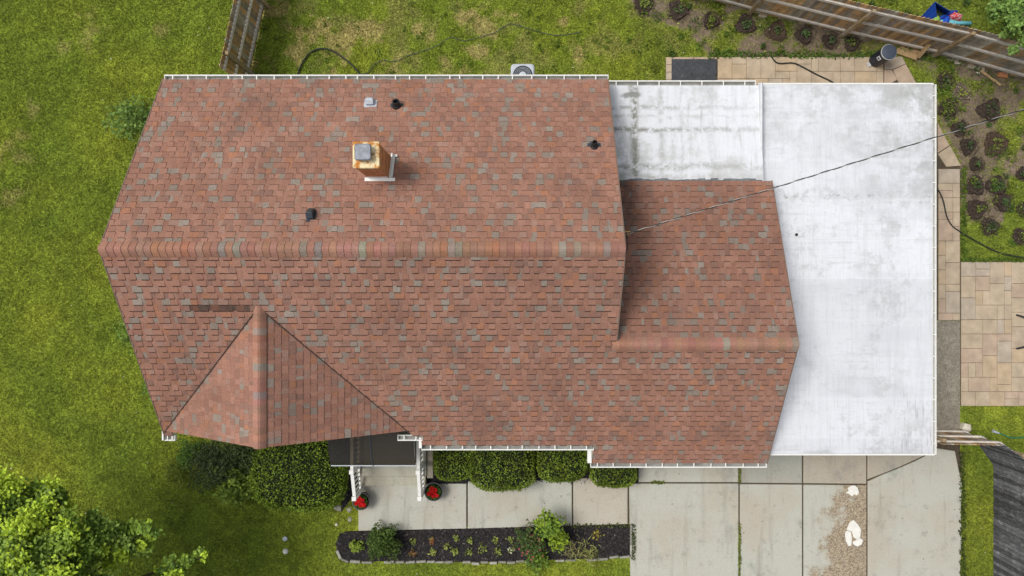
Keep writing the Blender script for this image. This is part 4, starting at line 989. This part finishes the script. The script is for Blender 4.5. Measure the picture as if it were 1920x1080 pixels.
bush('tall_weed', 'green plant below the rose bush, spilling onto the lawn edge', 1008, 1048, .3, .34, 300, .05, [(.14, .21, .03), (.10, .16, .03)], cat='plant')
bush('day_lily', 'dry straw-coloured spiky plant right of the rose bush', 1072, 1030, .2, .32, 70, .10, [(.28, .25, .11), (.19, .19, .07)], aspect=.08, cat='plant')
bush('day_lily', 'larger straw-coloured spiky plant crossing the stone edging', 1102, 1036, .2, .38, 110, .12, [(.30, .29, .11), (.20, .23, .06)], aspect=.08, cat='plant')
bush('small_seedling', 'yellow-orange seedling alone at the right end of the mulch bed', 1120, 1003, .10, .17, 70, .045, [(.36, .28, .06), (.28, .25, .05)], cat='seedling', aspect=.25)
SEED = [(809, 1015, 0, 'reddish seedling left of the upper row in the mulch bed'), (836, 1023, 1, 'widest yellow seedling of the left group in the mulch bed'), (856, 1009, 1, 'pale seedling nearest the walkway in the mulch bed'), (880, 1013, 1, 'small yellow-green seedling in the upper row, fourth from the left'),
        (854, 1035, 1, 'yellow-green seedling in the lower row below the pale one'), (879, 1035, 1, 'yellow-green seedling in the lower row, third from the rose bush'), (904, 1028, 1, 'fullest yellow-green seedling in the middle of the mulch bed'), (929, 1013, 1, 'upper row seedling, second from the rose bush'),
        (932, 1033, 1, 'broad lower row seedling, second from the rose bush'), (956, 1012, 1, 'upper row seedling nearest the rose bush'), (959, 1031, 2, 'white flowering seedling beside the rose bush'), (811, 1035, 1, 'small green seedling below the reddish one in the mulch bed'),
        (775, 1016, 1, 'upper row green seedling nearest the feathery shrub'), (773, 1038, 0, 'red-brown seedling in the lower row nearest the feathery shrub')]
for px, py, k, lb in SEED:
    cols = [[(.30, .12, .06), (.20, .20, .05)], [(.24, .27, .06), (.16, .20, .05)], [(.6, .6, .45), (.2, .25, .06)]][k]
    big = .15 if 'fullest' in lb or 'widest' in lb or 'broad' in lb else .105
    bush('small_seedling', lb, px, py, .06, big, 42, .036, cols, cat='seedling', group='seedlings in the front mulch bed', stems=2, aspect=.5)
# mulch rings with young plants in the back garden
RINGS = [(1207, 10, 17, 'first of the row from the left'), (1272, 19, 18, 'second of the row from the left'), (1333, 40, 18, 'third of the row from the left'), (1398, 46, 18, 'fourth of the row from the left'), (1456, 58, 19, 'fifth of the row, darkest'), (1508, 66, 17, 'sixth of the row from the left'), (1556, 77, 15, 'seventh of the row from the left'), (1598, 82, 14, 'last of the row, under the fence'),
         (1771, 151, 15, 'closest to the corner of the path'), (1801, 174, 18, 'on pale bare soil with a bright sprout'), (1777, 204, 16, 'tucked against the white roof corner'), (1856, 207, 20, 'beneath the overhead cable, right side'), (1798, 241, 15, 'beneath the overhead cable, by the roof'), (1815, 274, 17, 'just below the cable near the path'), (1867, 270, 24, 'widest of all, reddish brown'), (1830, 309, 15, 'beside the bend of the path'),
         (1829, 349, 18, 'left of the pair in the grass'), (1868, 348, 18, 'right of the pair, with dry stalks'), (1880, 379, 17, 'right one below the pair'), (1831, 392, 19, 'left one below the pair'), (1856, 425, 16, 'lowest, nearest the hose'), (1913, 444, 19, 'at the right edge beside the hose'), (1917, 326, 15, 'at the right edge, upper'), (1918, 392, 15, 'at the right edge, middle')]
for i, (px, py, r, lb) in enumerate(RINGS):
    c = P(px, py); t = thing('garden_plant', 'young plant in a dark mulch ring, ' + lb, 'plant', (c.x, c.y, 0), 'young plants in mulch rings')
    b = MB(); n = 22; rr = r * H / F * random.uniform(.82, 1.12); red = 'reddish' in lb or 'fifth' in lb; pale = 'pale' in lb
    mc = (.075, .052, .038) if red else ((.15, .12, .09) if pale else (.060, .045, .036)); vs = [(c.x, c.y, .015)]
    for q, (k, z) in enumerate(((.45, .025), (.8, .055), (1.0, -.02))):
        for m_ in range(n):
            a = 2 * math.pi * m_ / n; w_ = k * rr * (1 + (.16 * math.sin(a * 3 + i) + random.uniform(-.12, .12)) * (q / 2)); vs.append((c.x + math.cos(a) * w_, c.y + math.sin(a) * w_, z + random.uniform(-.01, .01)))
    fs = [(0, 1 + k, 1 + (k + 1) % n) for k in range(n)] + [(1 + q * n + k, 1 + (q + 1) * n + k, 1 + (q + 1) * n + (k + 1) % n, 1 + q * n + (k + 1) % n) for q in (0, 1) for k in range(n)]
    b.add(vs, fs, mc); b.build('mulch_ring', M['mulch'], t)
    m_ = 260; a = rng.uniform(0, 6.28, m_); dd = np.sqrt(rng.random(m_)) * rr * 1.22
    add_leaves('mulch_chips', np.stack([c.x + np.cos(a) * dd, c.y + np.sin(a) * dd, np.full(m_, .055)], 1), rng.uniform(.012, .035, m_), jcol(m_, mc, .4, 2.0), t, up=1.2, aspect=.35, m='mulch')['kind'] = 'stuff'
    lc = random.choice([[(.10, .17, .05), (.08, .14, .05)], [(.16, .22, .04), (.2, .24, .06)], [(.07, .12, .04), (.09, .12, .06)]])
    if pale: lc = [(.30, .34, .07)]
    k = random.uniform(.35, .6); n = int(random.uniform(18, 46)); a = rng.uniform(0, 6.28, n); dd = np.sqrt(rng.random(n)) * rr * k
    add_leaves('leaf_tuft', np.stack([c.x + np.cos(a) * dd, c.y + np.sin(a) * dd, rng.uniform(.05, .16, n)], 1), rng.uniform(.03, .05, n), np.array(lc)[rng.integers(0, len(lc), n)], t)

def tree(name, label, base, fork_z, clumps, leaf, cols, dens, tip=None, trunk_r=.16):
    t = thing(name, label, 'tree', (base.x, base.y, 0)); b = MB(); fk = Vector((base.x + .15, base.y + .1, fork_z))
    b.tube([base - Vector((0, 0, .1)), base + Vector((.03, 0, .4)), fk], [trunk_r * 1.25, trunk_r, trunk_r * .75], 10); P_, C_, S_ = [], [], []
    for px, py, rp, z in clumps:
        c = P(px, py, z); r = rp * 1.22 * (H - z) / F
        mid = (fk + c) / 2 + Vector((random.uniform(-.2, .2), random.uniform(-.2, .2), .25)); b.tube([fk, mid, c, c + Vector((random.uniform(-.5, .5) * r, random.uniform(-.5, .5) * r, r * .4))], [trunk_r * .4, trunk_r * .22, trunk_r * .1, .008], 6)
        for sp in range(max(5, int(13 * rp / 40))):     # sprays within a clump
            dd = Vector(rng.normal(0, 1, 3)).normalized() * r * random.uniform(.25, 1.0); sc = c + Vector((dd.x, dd.y, dd.z * .6)); sr = r * random.uniform(.28, .5); n = int(dens * sr * sr * 5200)
            g_ = rng.normal(0, .5, (n, 3)) * sr; g_[:, 2] *= .45; P_.append(np.array(sc)[None] + g_)
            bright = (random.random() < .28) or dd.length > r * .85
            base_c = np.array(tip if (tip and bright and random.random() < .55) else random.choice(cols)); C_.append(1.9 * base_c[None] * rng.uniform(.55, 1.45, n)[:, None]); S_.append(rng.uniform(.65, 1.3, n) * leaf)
    b.build('trunk', M['bark'], t, smooth=True)
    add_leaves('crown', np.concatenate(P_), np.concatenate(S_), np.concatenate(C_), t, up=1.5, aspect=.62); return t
tree('maple_tree', 'bright green leafy tree reaching in at the lower left corner of the lawn', P(40, 1150), 2.4,
     [(15, 950, 42, 4.2), (70, 950, 40, 4.4), (118, 940, 20, 4.0), (25, 1025, 55, 4.8), (105, 1015, 46, 4.7), (175, 1003, 34, 4.2), (225, 1005, 31, 4.0), (262, 1000, 24, 3.9), (282, 992, 14, 3.8), (250, 1025, 24, 3.9), (110, 1065, 45, 4.8), (165, 1045, 34, 4.3), (205, 1030, 26, 4.0),
      (45, 1075, 50, 5.0), (305, 1066, 17, 3.7), (328, 1058, 17, 3.7), (352, 1052, 15, 3.6), (378, 1045, 12, 3.5), (330, 1085, 26, 3.6), (-60, 1000, 80, 4.6), (-30, 1120, 90, 5.2), (90, 1150, 80, 5.2), (200, 1150, 60, 4.6), (300, 1130, 45, 4.0), (-150, 1080, 90, 4.8), (40, 1230, 90, 5.0)],
     .046, [(.095, .150, .024), (.125, .185, .027), (.075, .125, .022), (.135, .195, .04)], .62, tip=(.235, .315, .03))
tree('small_tree', 'mid green leafy tree beyond the long fence in the upper right corner', P(1895, 60), 1.2,
     [(1888, 18, 24, 2.4), (1912, 40, 26, 2.6), (1893, 60, 16, 2.0), (1925, 75, 24, 2.4), (1955, 30, 40, 2.6), (1900, -30, 40, 2.5), (1960, -20, 40, 2.5)],
     .05, [(.075, .125, .03), (.095, .155, .035), (.12, .18, .045)], .7, trunk_r=.07)

# ------------------------------------------------------------------ hoses and cable
def smooth(pts, n=8):
    pts = [Vector(p) for p in pts]; out = []
    for i in range(len(pts) - 1):
        a, b_, c, d = pts[max(i - 1, 0)], pts[i], pts[i + 1], pts[min(i + 2, len(pts) - 1)]
        for k in range(n):
            t = k / n; out.append(.5 * ((2 * b_) + (c - a) * t + (2 * a - 5 * b_ + 4 * c - d) * t * t + (3 * b_ - a - 3 * c + d) * t ** 3))
    return out + [pts[-1]]
def hose(name, label, px, r, m, z=.04, cat='hose'):
    b = MB(); b.tube(smooth([P(x, y, z + random.uniform(-.004, .004)) for x, y in px]), r, 8); c = P(*px[0]); props(b.build(name, M[m], org=Vector((c.x, c.y, 0)), smooth=True), label, cat)
hose('garden_hose', 'thick black hose looping over the back lawn by the house', [(552, 175), (558, 140), (567, 118), (580, 100), (600, 91), (620, 94), (640, 106), (660, 122), (674, 139), (680, 160)], .023, 'hose', .05)
hose('garden_hose', 'thin grey hose wandering over the back lawn from the black loop', [(674, 139), (690, 136), (702, 121), (718, 113), (740, 115), (768, 103), (795, 95), (820, 85), (845, 70), (870, 76), (905, 68), (930, 60), (955, 45), (985, 52), (1020, 62), (1050, 66), (1090, 60)], .010, 'greyhose', .035)
hose('garden_hose', 'dark hose crossing the paver path behind the garage', [(1447, 106), (1453, 115), (1463, 119), (1485, 118), (1500, 123), (1530, 139), (1565, 157), (1580, 180)], .020, 'hose', .065)
hose('garden_hose', 'dark hose running from the garage wall into the garden grass', [(1735, 335), (1757, 354), (1768, 375), (1775, 405), (1785, 423), (1800, 434), (1830, 452), (1860, 468), (1890, 478), (1940, 486)], .018, 'hose', .055)
hose('garden_hose', 'green hose with a metal nozzle on the lawn below the patio', [(1872, 811), (1885, 817), (1900, 821), (1925, 820), (1960, 822)], .016, 'greenhose', .05)
c = P(1867, 810, .05); b = MB(); b.tube([P(1862, 808, .06), P(1866, 810, .06), P(1873, 812, .055)], [.05, .035, .022], 10); props(b.build('hose_nozzle', M['ltgrey'], org=Vector((c.x, c.y, 0))), 'silver-blue nozzle at the end of the green hose', 'nozzle')
e1 = P(1920, 205, 6.1); dirc = (e1 - a0)
cab = thing('overhead_cable', 'twisted black and silver overhead cable running from the gable across the white roof', 'cable', a0)
for k, m in ((0, 'black'), (1, 'alu')):
    b = MB(); pts = []; n = 420; L = dirc.length * 2.2
    s_ = Vector((-dirc.y, dirc.x, 0)).normalized(); u_ = Vector((0, 0, 1))
    for i in range(n):
        t = i / (n - 1) * 2.2; ph = t * dirc.length / .52 * 2 * math.pi + k * math.pi; p = a0 + dirc * t - u_ * (.35 * t * (2.2 - t) * .2)
        pts.append(p + s_ * math.cos(ph) * .009 + u_ * math.sin(ph) * .012)
    b.tube(pts, .0095 if k == 0 else .0065, 6); b.build('cable_strand', M[m], cab)

# ------------------------------------------------------------------ small things
# dark rubber mat on the path
e = [(1258.5, 112), (1342, 112), (1344, 116), (1341, 121), (1343.5, 126), (1341, 131), (1344, 137), (1340, 142), (1342, 150), (1342, 170), (1258.5, 170)]
b = MB(); b.prism(G(*e), .02, .052, (1, 1, 1)); c = P(1300, 140); props(b.build('rubber_mat', M['matting'], org=Vector((c.x, c.y, 0))), 'dark grey rubber mat with a ragged edge on the paver path', 'mat')
# step bin
c = P(1639, 115); ax = None; t = thing('step_bin', 'navy round bin with pale rim and lid on the path corner', 'bin', (c.x, c.y, .04))
NV = (.010, .014, .030)
b = MB(); b.lathe([(.17, 0), (.185, .06), (.195, .70)], (c.x, c.y, .04), 32, NV); b.build('body', M['plastic'], t, smooth=False)
b = MB(); b.lathe([(.212, .70), (.216, .735), (.205, .74)], (c.x, c.y, .04), 32, (.42, .43, .45)); b.build('rim', M['plastic'], t)
b = MB(); b.lathe([(.203, .742), (.197, .765), (.10, .785), (.01, .788)], (c.x, c.y, .04), 32, (.055, .070, .10)); b.build('lid', M['plastic'], t)
tow = Vector((-c.x, -c.y, 0)).normalized(); ang = math.atan2(tow.y, tow.x); sd2 = Vector((-tow.y, tow.x, 0)); fr = Vector((c.x, c.y, 0)) + tow * .196
b = MB(); b.box((fr.x, fr.y, .56), (.014, .11, .13), ang, (.6, .62, .65)); lb = b.build('label_plate', M['plastic'], t)
b = MB(); q = fr + tow * .010; rm = Matrix.Rotation(ang, 3, 'Z') @ Matrix.Rotation(math.pi / 2, 3, 'Y'); b.lathe([(.032, 0), (.032, .004)], (q.x, q.y, .57), 16, (.02, .02, .03), axis=rm); b.build('label_mark', M['plastic'], lb)
q = Vector((c.x, c.y, 0)) + tow * .22; b = MB(); b.box((q.x, q.y, .07), (.09, .13, .025), ang, (.5, .5, .5), ch=.006); b.build('pedal', M['plastic'], t)
# toys on the neighbour's lawn
def quadbag():
    c = P(1755, 30); t = thing('pop_up_basket', 'blue fabric pop-up basket lying open on the neighbouring lawn', 'basket', (c.x, c.y, 0))
    A, B, Cc, Dd = P(1724, 36, .10), P(1753, 4, .42), P(1782, 22, .38), P(1757, 42, .08)
    E_, F_, G_, H_ = P(1727, 40, .02), P(1752, 14, .02), P(1778, 30, .02), P(1757, 44, .02)
    b = MB(); b.add([A, B, Dd, E_, F_, H_], [(0, 1, 2), (0, 3, 4, 1), (0, 2, 5, 3)], (.012, .06, .33)); b.build('side_panel', M['cloth'], t)
    b = MB(); b.add([B, Cc, G_, F_], [(0, 1, 2, 3)], (.01, .05, .28)); b.add([E_, F_, G_, H_], [(0, 1, 2, 3)], (.05, .08, .05)); b.build('back_panel', M['cloth'], t)
    b = MB(); b.tube([A, B, Cc, Dd, A], .016, 6, (.012, .04, .26)); b.tube([B, Dd], .010, 6, (.02, .07, .35)); b.build('frame_wire', M['cloth'], t)
quadbag()
def towel(label, px, py, rx, ry, z, cols, name='towel', cat='towel', seed=0, rot=0.0):
    c = P(px, py, z); b = MB(); n = 12; r_ = np.random.default_rng(seed); g = r_.random((n, n)); vs = []
    for i in range(n):
        for k in range(n):
            u, v = i / (n - 1) * 2 - 1, k / (n - 1) * 2 - 1; k2 = 1 - .3 * u * u * v * v; x, y = u * rx * k2, v * ry * k2; cs, sn = math.cos(rot), math.sin(rot)
            vs.append((c.x + (x * cs - y * sn) * .0153, c.y + (x * sn + y * cs) * .0153, max(.0, z * (1 - .8 * max(abs(u), abs(v)) ** 3)) + g[i, k] * .07 * (1 - max(abs(u), abs(v)) * .5)))
    fs = [(i * n + k, (i + 1) * n + k, (i + 1) * n + k + 1, i * n + k + 1) for i in range(n - 1) for k in range(n - 1)]
    b.add(vs, fs, cols=[cols[int(r_.random() ** 2 * len(cols))] for _ in fs]); props(b.build(name, M['cloth'], org=Vector((c.x, c.y, 0)), smooth=True), label, cat, 'pool things on the neighbouring lawn')
towel('lime green cloth beside the blue basket', 1757, 36, 9, 7, .16, [(.30, .50, .10), (.22, .42, .10)], seed=1, rot=.6)
towel('bright blue towel in the middle of the pool things', 1776, 36, 8, 12, .22, [(.02, .08, .50), (.03, .14, .60)], seed=2)
towel('red and pink towel on top of the pool things', 1797, 29, 13, 8, .26, [(.55, .05, .06), (.60, .20, .20), (.5, .45, .5)], seed=3, rot=-.3)
towel('pale turquoise towel under the red one', 1793, 40, 16, 6, .14, [(.12, .42, .50), (.45, .58, .6), (.08, .35, .42)], seed=4)
towel('dark blue towel above the red one', 1790, 22, 10, 5, .20, [(.02, .05, .28), (.05, .10, .38)], seed=5)
b = MB(); b.tube([P(1762, 40, .12), P(1790, 43, .12), P(1820, 44, .12)], .055, 12, (.16, .52, .62)); c = P(1790, 47); props(b.build('pool_noodle', M['plastic'], org=Vector((c.x, c.y, 0)), smooth=True), 'turquoise foam pool noodle along the fence', 'pool noodle')
# loose lumber, stake, bricks and stones in the garden
def plank(name, label, a, b_, wd, th, m, za=.05, zb=.05, cat='plank', group=None):
    pa, pb = P(*a, za), P(*b_, zb); q = MB(); q.bar(pa, pb, wd, th, (.42, .29, .15)); props(q.build(name, M[m], org=Vector((pa.x, pa.y, 0))), label, cat, group)
plank('loose_plank', 'short tan plank on the ground beside the bin, nearest the fence', (1688, 87), (1724, 98), .16, .05, 'tanwood', group='loose lumber by the bin')
plank('loose_plank', 'short tan plank on the ground beside the bin, nearest the path', (1681, 95), (1719, 108), .16, .05, 'tanwood', group='loose lumber by the bin')
plank('wooden_stake', 'short tan stake standing at the end of the loose planks', (1722, 107), (1743, 82), .08, .08, 'tanwood', .1, .55, cat='stake')
plank('stick', 'pale thin stick lying on the garden soil below the fence', (1838, 132), (1876, 160), .06, .04, 'tanwood', cat='stick')
def stone(name, label, px, py, sx, sy, sz, m, cat='stone', group=None, rz=0.0, seed=0):
    c = P(px, py); r_ = random.Random(seed); b = MB(); n = 9; poly = []
    for k in range(n):
        a = 2 * math.pi * k / n; poly.append((c.x + math.cos(a + rz) * sx * r_.uniform(.75, 1.1), c.y + math.sin(a + rz) * sy * r_.uniform(.75, 1.1)))
    b.prism(poly, -.03, sz, ch=min(sx, sy) * .3); props(b.build(name, M[m], org=Vector((c.x, c.y, 0))), label, cat, group)
stone('pale_rock', 'large pale rock at the end of the gate by the side slab', 1807, 800, .14, .14, .2, 'whitestone', 'rock', seed=3)
stone('stepping_stone', 'flat grey stone below the largest hedge', 634, 953, .15, .10, .02, 'stone', group='flat stones at the corner of the steps', seed=4)
stone('stepping_stone', 'flat grey stone beside the left flower pot', 655, 956, .09, .10, .02, 'stone', group='flat stones at the corner of the steps', seed=5)
stone('stepping_stone', 'pale square stone left of the walkway corner', 656, 974, .08, .09, .02, 'stone', group='flat stones at the corner of the steps', seed=6)
stone('pebble', 'small white pebble at the tip of the mulch bed', 631, 983, .05, .05, .05, 'whitestone', 'pebble', seed=7)
stone('pebble', 'white pebble on the garden soil under the fence end', 1794, 119, .09, .04, .05, 'whitestone', 'pebble', rz=-.4, seed=8)
stone('pebble', 'pale pebble near the stick on the garden soil', 1833, 137, .06, .04, .04, 'whitestone', 'pebble', seed=9)
b = MB(); c = P(1880, 141, .04); b.box(c, (.26, .13, .09), -.15, ch=.01); props(b.build('loose_brick', M['brick'], org=c), 'loose red brick lying on the garden soil', 'brick')
for (px, py, l_, a_, lb) in ((1430, 29, .24, -.2, 'left of two pale pavers under the long fence'), (1466, 32, .2, -.15, 'right of two pale pavers under the long fence')):
    c = P(px, py, .03); b = MB(); b.box(c, (l_, .12, .07), a_, ch=.01, col=(.42, .36, .26)); props(b.build('loose_paver', M['paver'], org=c), lb, 'paver', 'loose pavers under the fence')
for k, (px, py) in enumerate(((1785, 110), (1800, 115), (1822, 124), (1838, 128))):
    c = P(px, py, .02); b = MB(); b.box(c, (.24, .15, .06), -.27, ch=.01, col=(.38, .33, .25)); props(b.build('edge_stone', M['paver'], org=c), ['first', 'second', 'third', 'last'][k] + ' tan stone from the left in the row under the fence', 'stone', 'tan stones under the fence')
# cleanout pipe and cap on the lawn
c = P(536, 1011); t = thing('cleanout_pipe', 'leaning white pipe stub on the front lawn', 'pipe', (c.x, c.y, 0)); p1 = c + Vector((.02, .07, .16))
b = MB(); b.tube([c - Vector((0, 0, .05)), p1], .055, 14); b.build('pipe', M['white'], t); b = MB(); b.tube([p1 - Vector((.02, .07, .16)) * .15, p1 + Vector((.02, .07, .16)) * .03], .062, 14); b.build('cap', M['ltgrey'], t)
c = P(536, 1033); b = MB(); b.lathe([(.072, -.03), (.078, .03), (.06, .075), (.03, .092), (.005, .096)], c, 18); props(b.build('white_dome', M['patch'], org=c, smooth=True), 'small round white dome on the front lawn below the pipe stub', 'dome')
# white filler patches on the worn driveway slab
def patch(label, pts):
    b = MB(); b.prism(G(*pts), .028, .040); c = P(*pts[0]); props(b.build('concrete_patch', M['patch'], org=c), label, 'patch', 'white filler patches on the driveway')
patch('small ragged white patch near the garage on the worn slab', [(1594, 910), (1601, 909.5), (1607, 914), (1609, 924), (1605, 928), (1600, 926), (1596, 930), (1592, 926), (1585, 924), (1590, 919), (1588, 915)])
patch('large pointed white patch on the worn driveway slab', [(1599, 974), (1608, 983), (1613, 992), (1612, 1005), (1606, 1011), (1599, 1006), (1596, 996), (1590, 994), (1586, 992), (1592, 979)])
patch('narrow white patch left of the pointed one', [(1583, 1000), (1587, 994), (1594, 997), (1596, 1008), (1595, 1022), (1590, 1023), (1585, 1014)])
patch('curved white patch below the pointed one', [(1597, 1015), (1604, 1012), (1610, 1007), (1617, 1012), (1614, 1020), (1606, 1024), (1599, 1020)])
# patio chair at the right edge
c = P(1954, 622); t = thing('patio_chair', 'black metal patio chair with curved legs at the right edge of the pavers', 'chair', (c.x, c.y, .04))
for sx_ in (-1, 1):
    for sy_ in (-1, 1):
        f = (c.x + sx_ * .78, c.y + sy_ * .48); b = MB()
        b.tube(smooth([(f[0], f[1], .06), (f[0] - sx_ * .10, f[1] - sy_ * .03, .10), (f[0] - sx_ * .28, f[1] - sy_ * .12, .22), (c.x + sx_ * .3, c.y + sy_ * .24, .42)], 5), .026, 8); b.build('leg', M['black'], t, smooth=True)
b = MB(); b.prism(rrect((c.x, c.y), .30, .08), .42, .46); b.build('seat', M['char'], t)
b = MB(); b.tube(smooth([(c.x + .28, c.y - .26, .44), (c.x + .36, c.y - .26, .85), (c.x + .38, c.y, .95), (c.x + .36, c.y + .26, .85), (c.x + .28, c.y + .26, .44)], 5), .018, 8); br_ = b.build('backrest', M['black'], t, smooth=True)
for k in range(5): b = MB(); y = c.y - .18 + k * .09; b.bar((c.x + .30, y, .46), (c.x + .37, y, .90), .02, .012); b.build('back_slat', M['black'], br_)
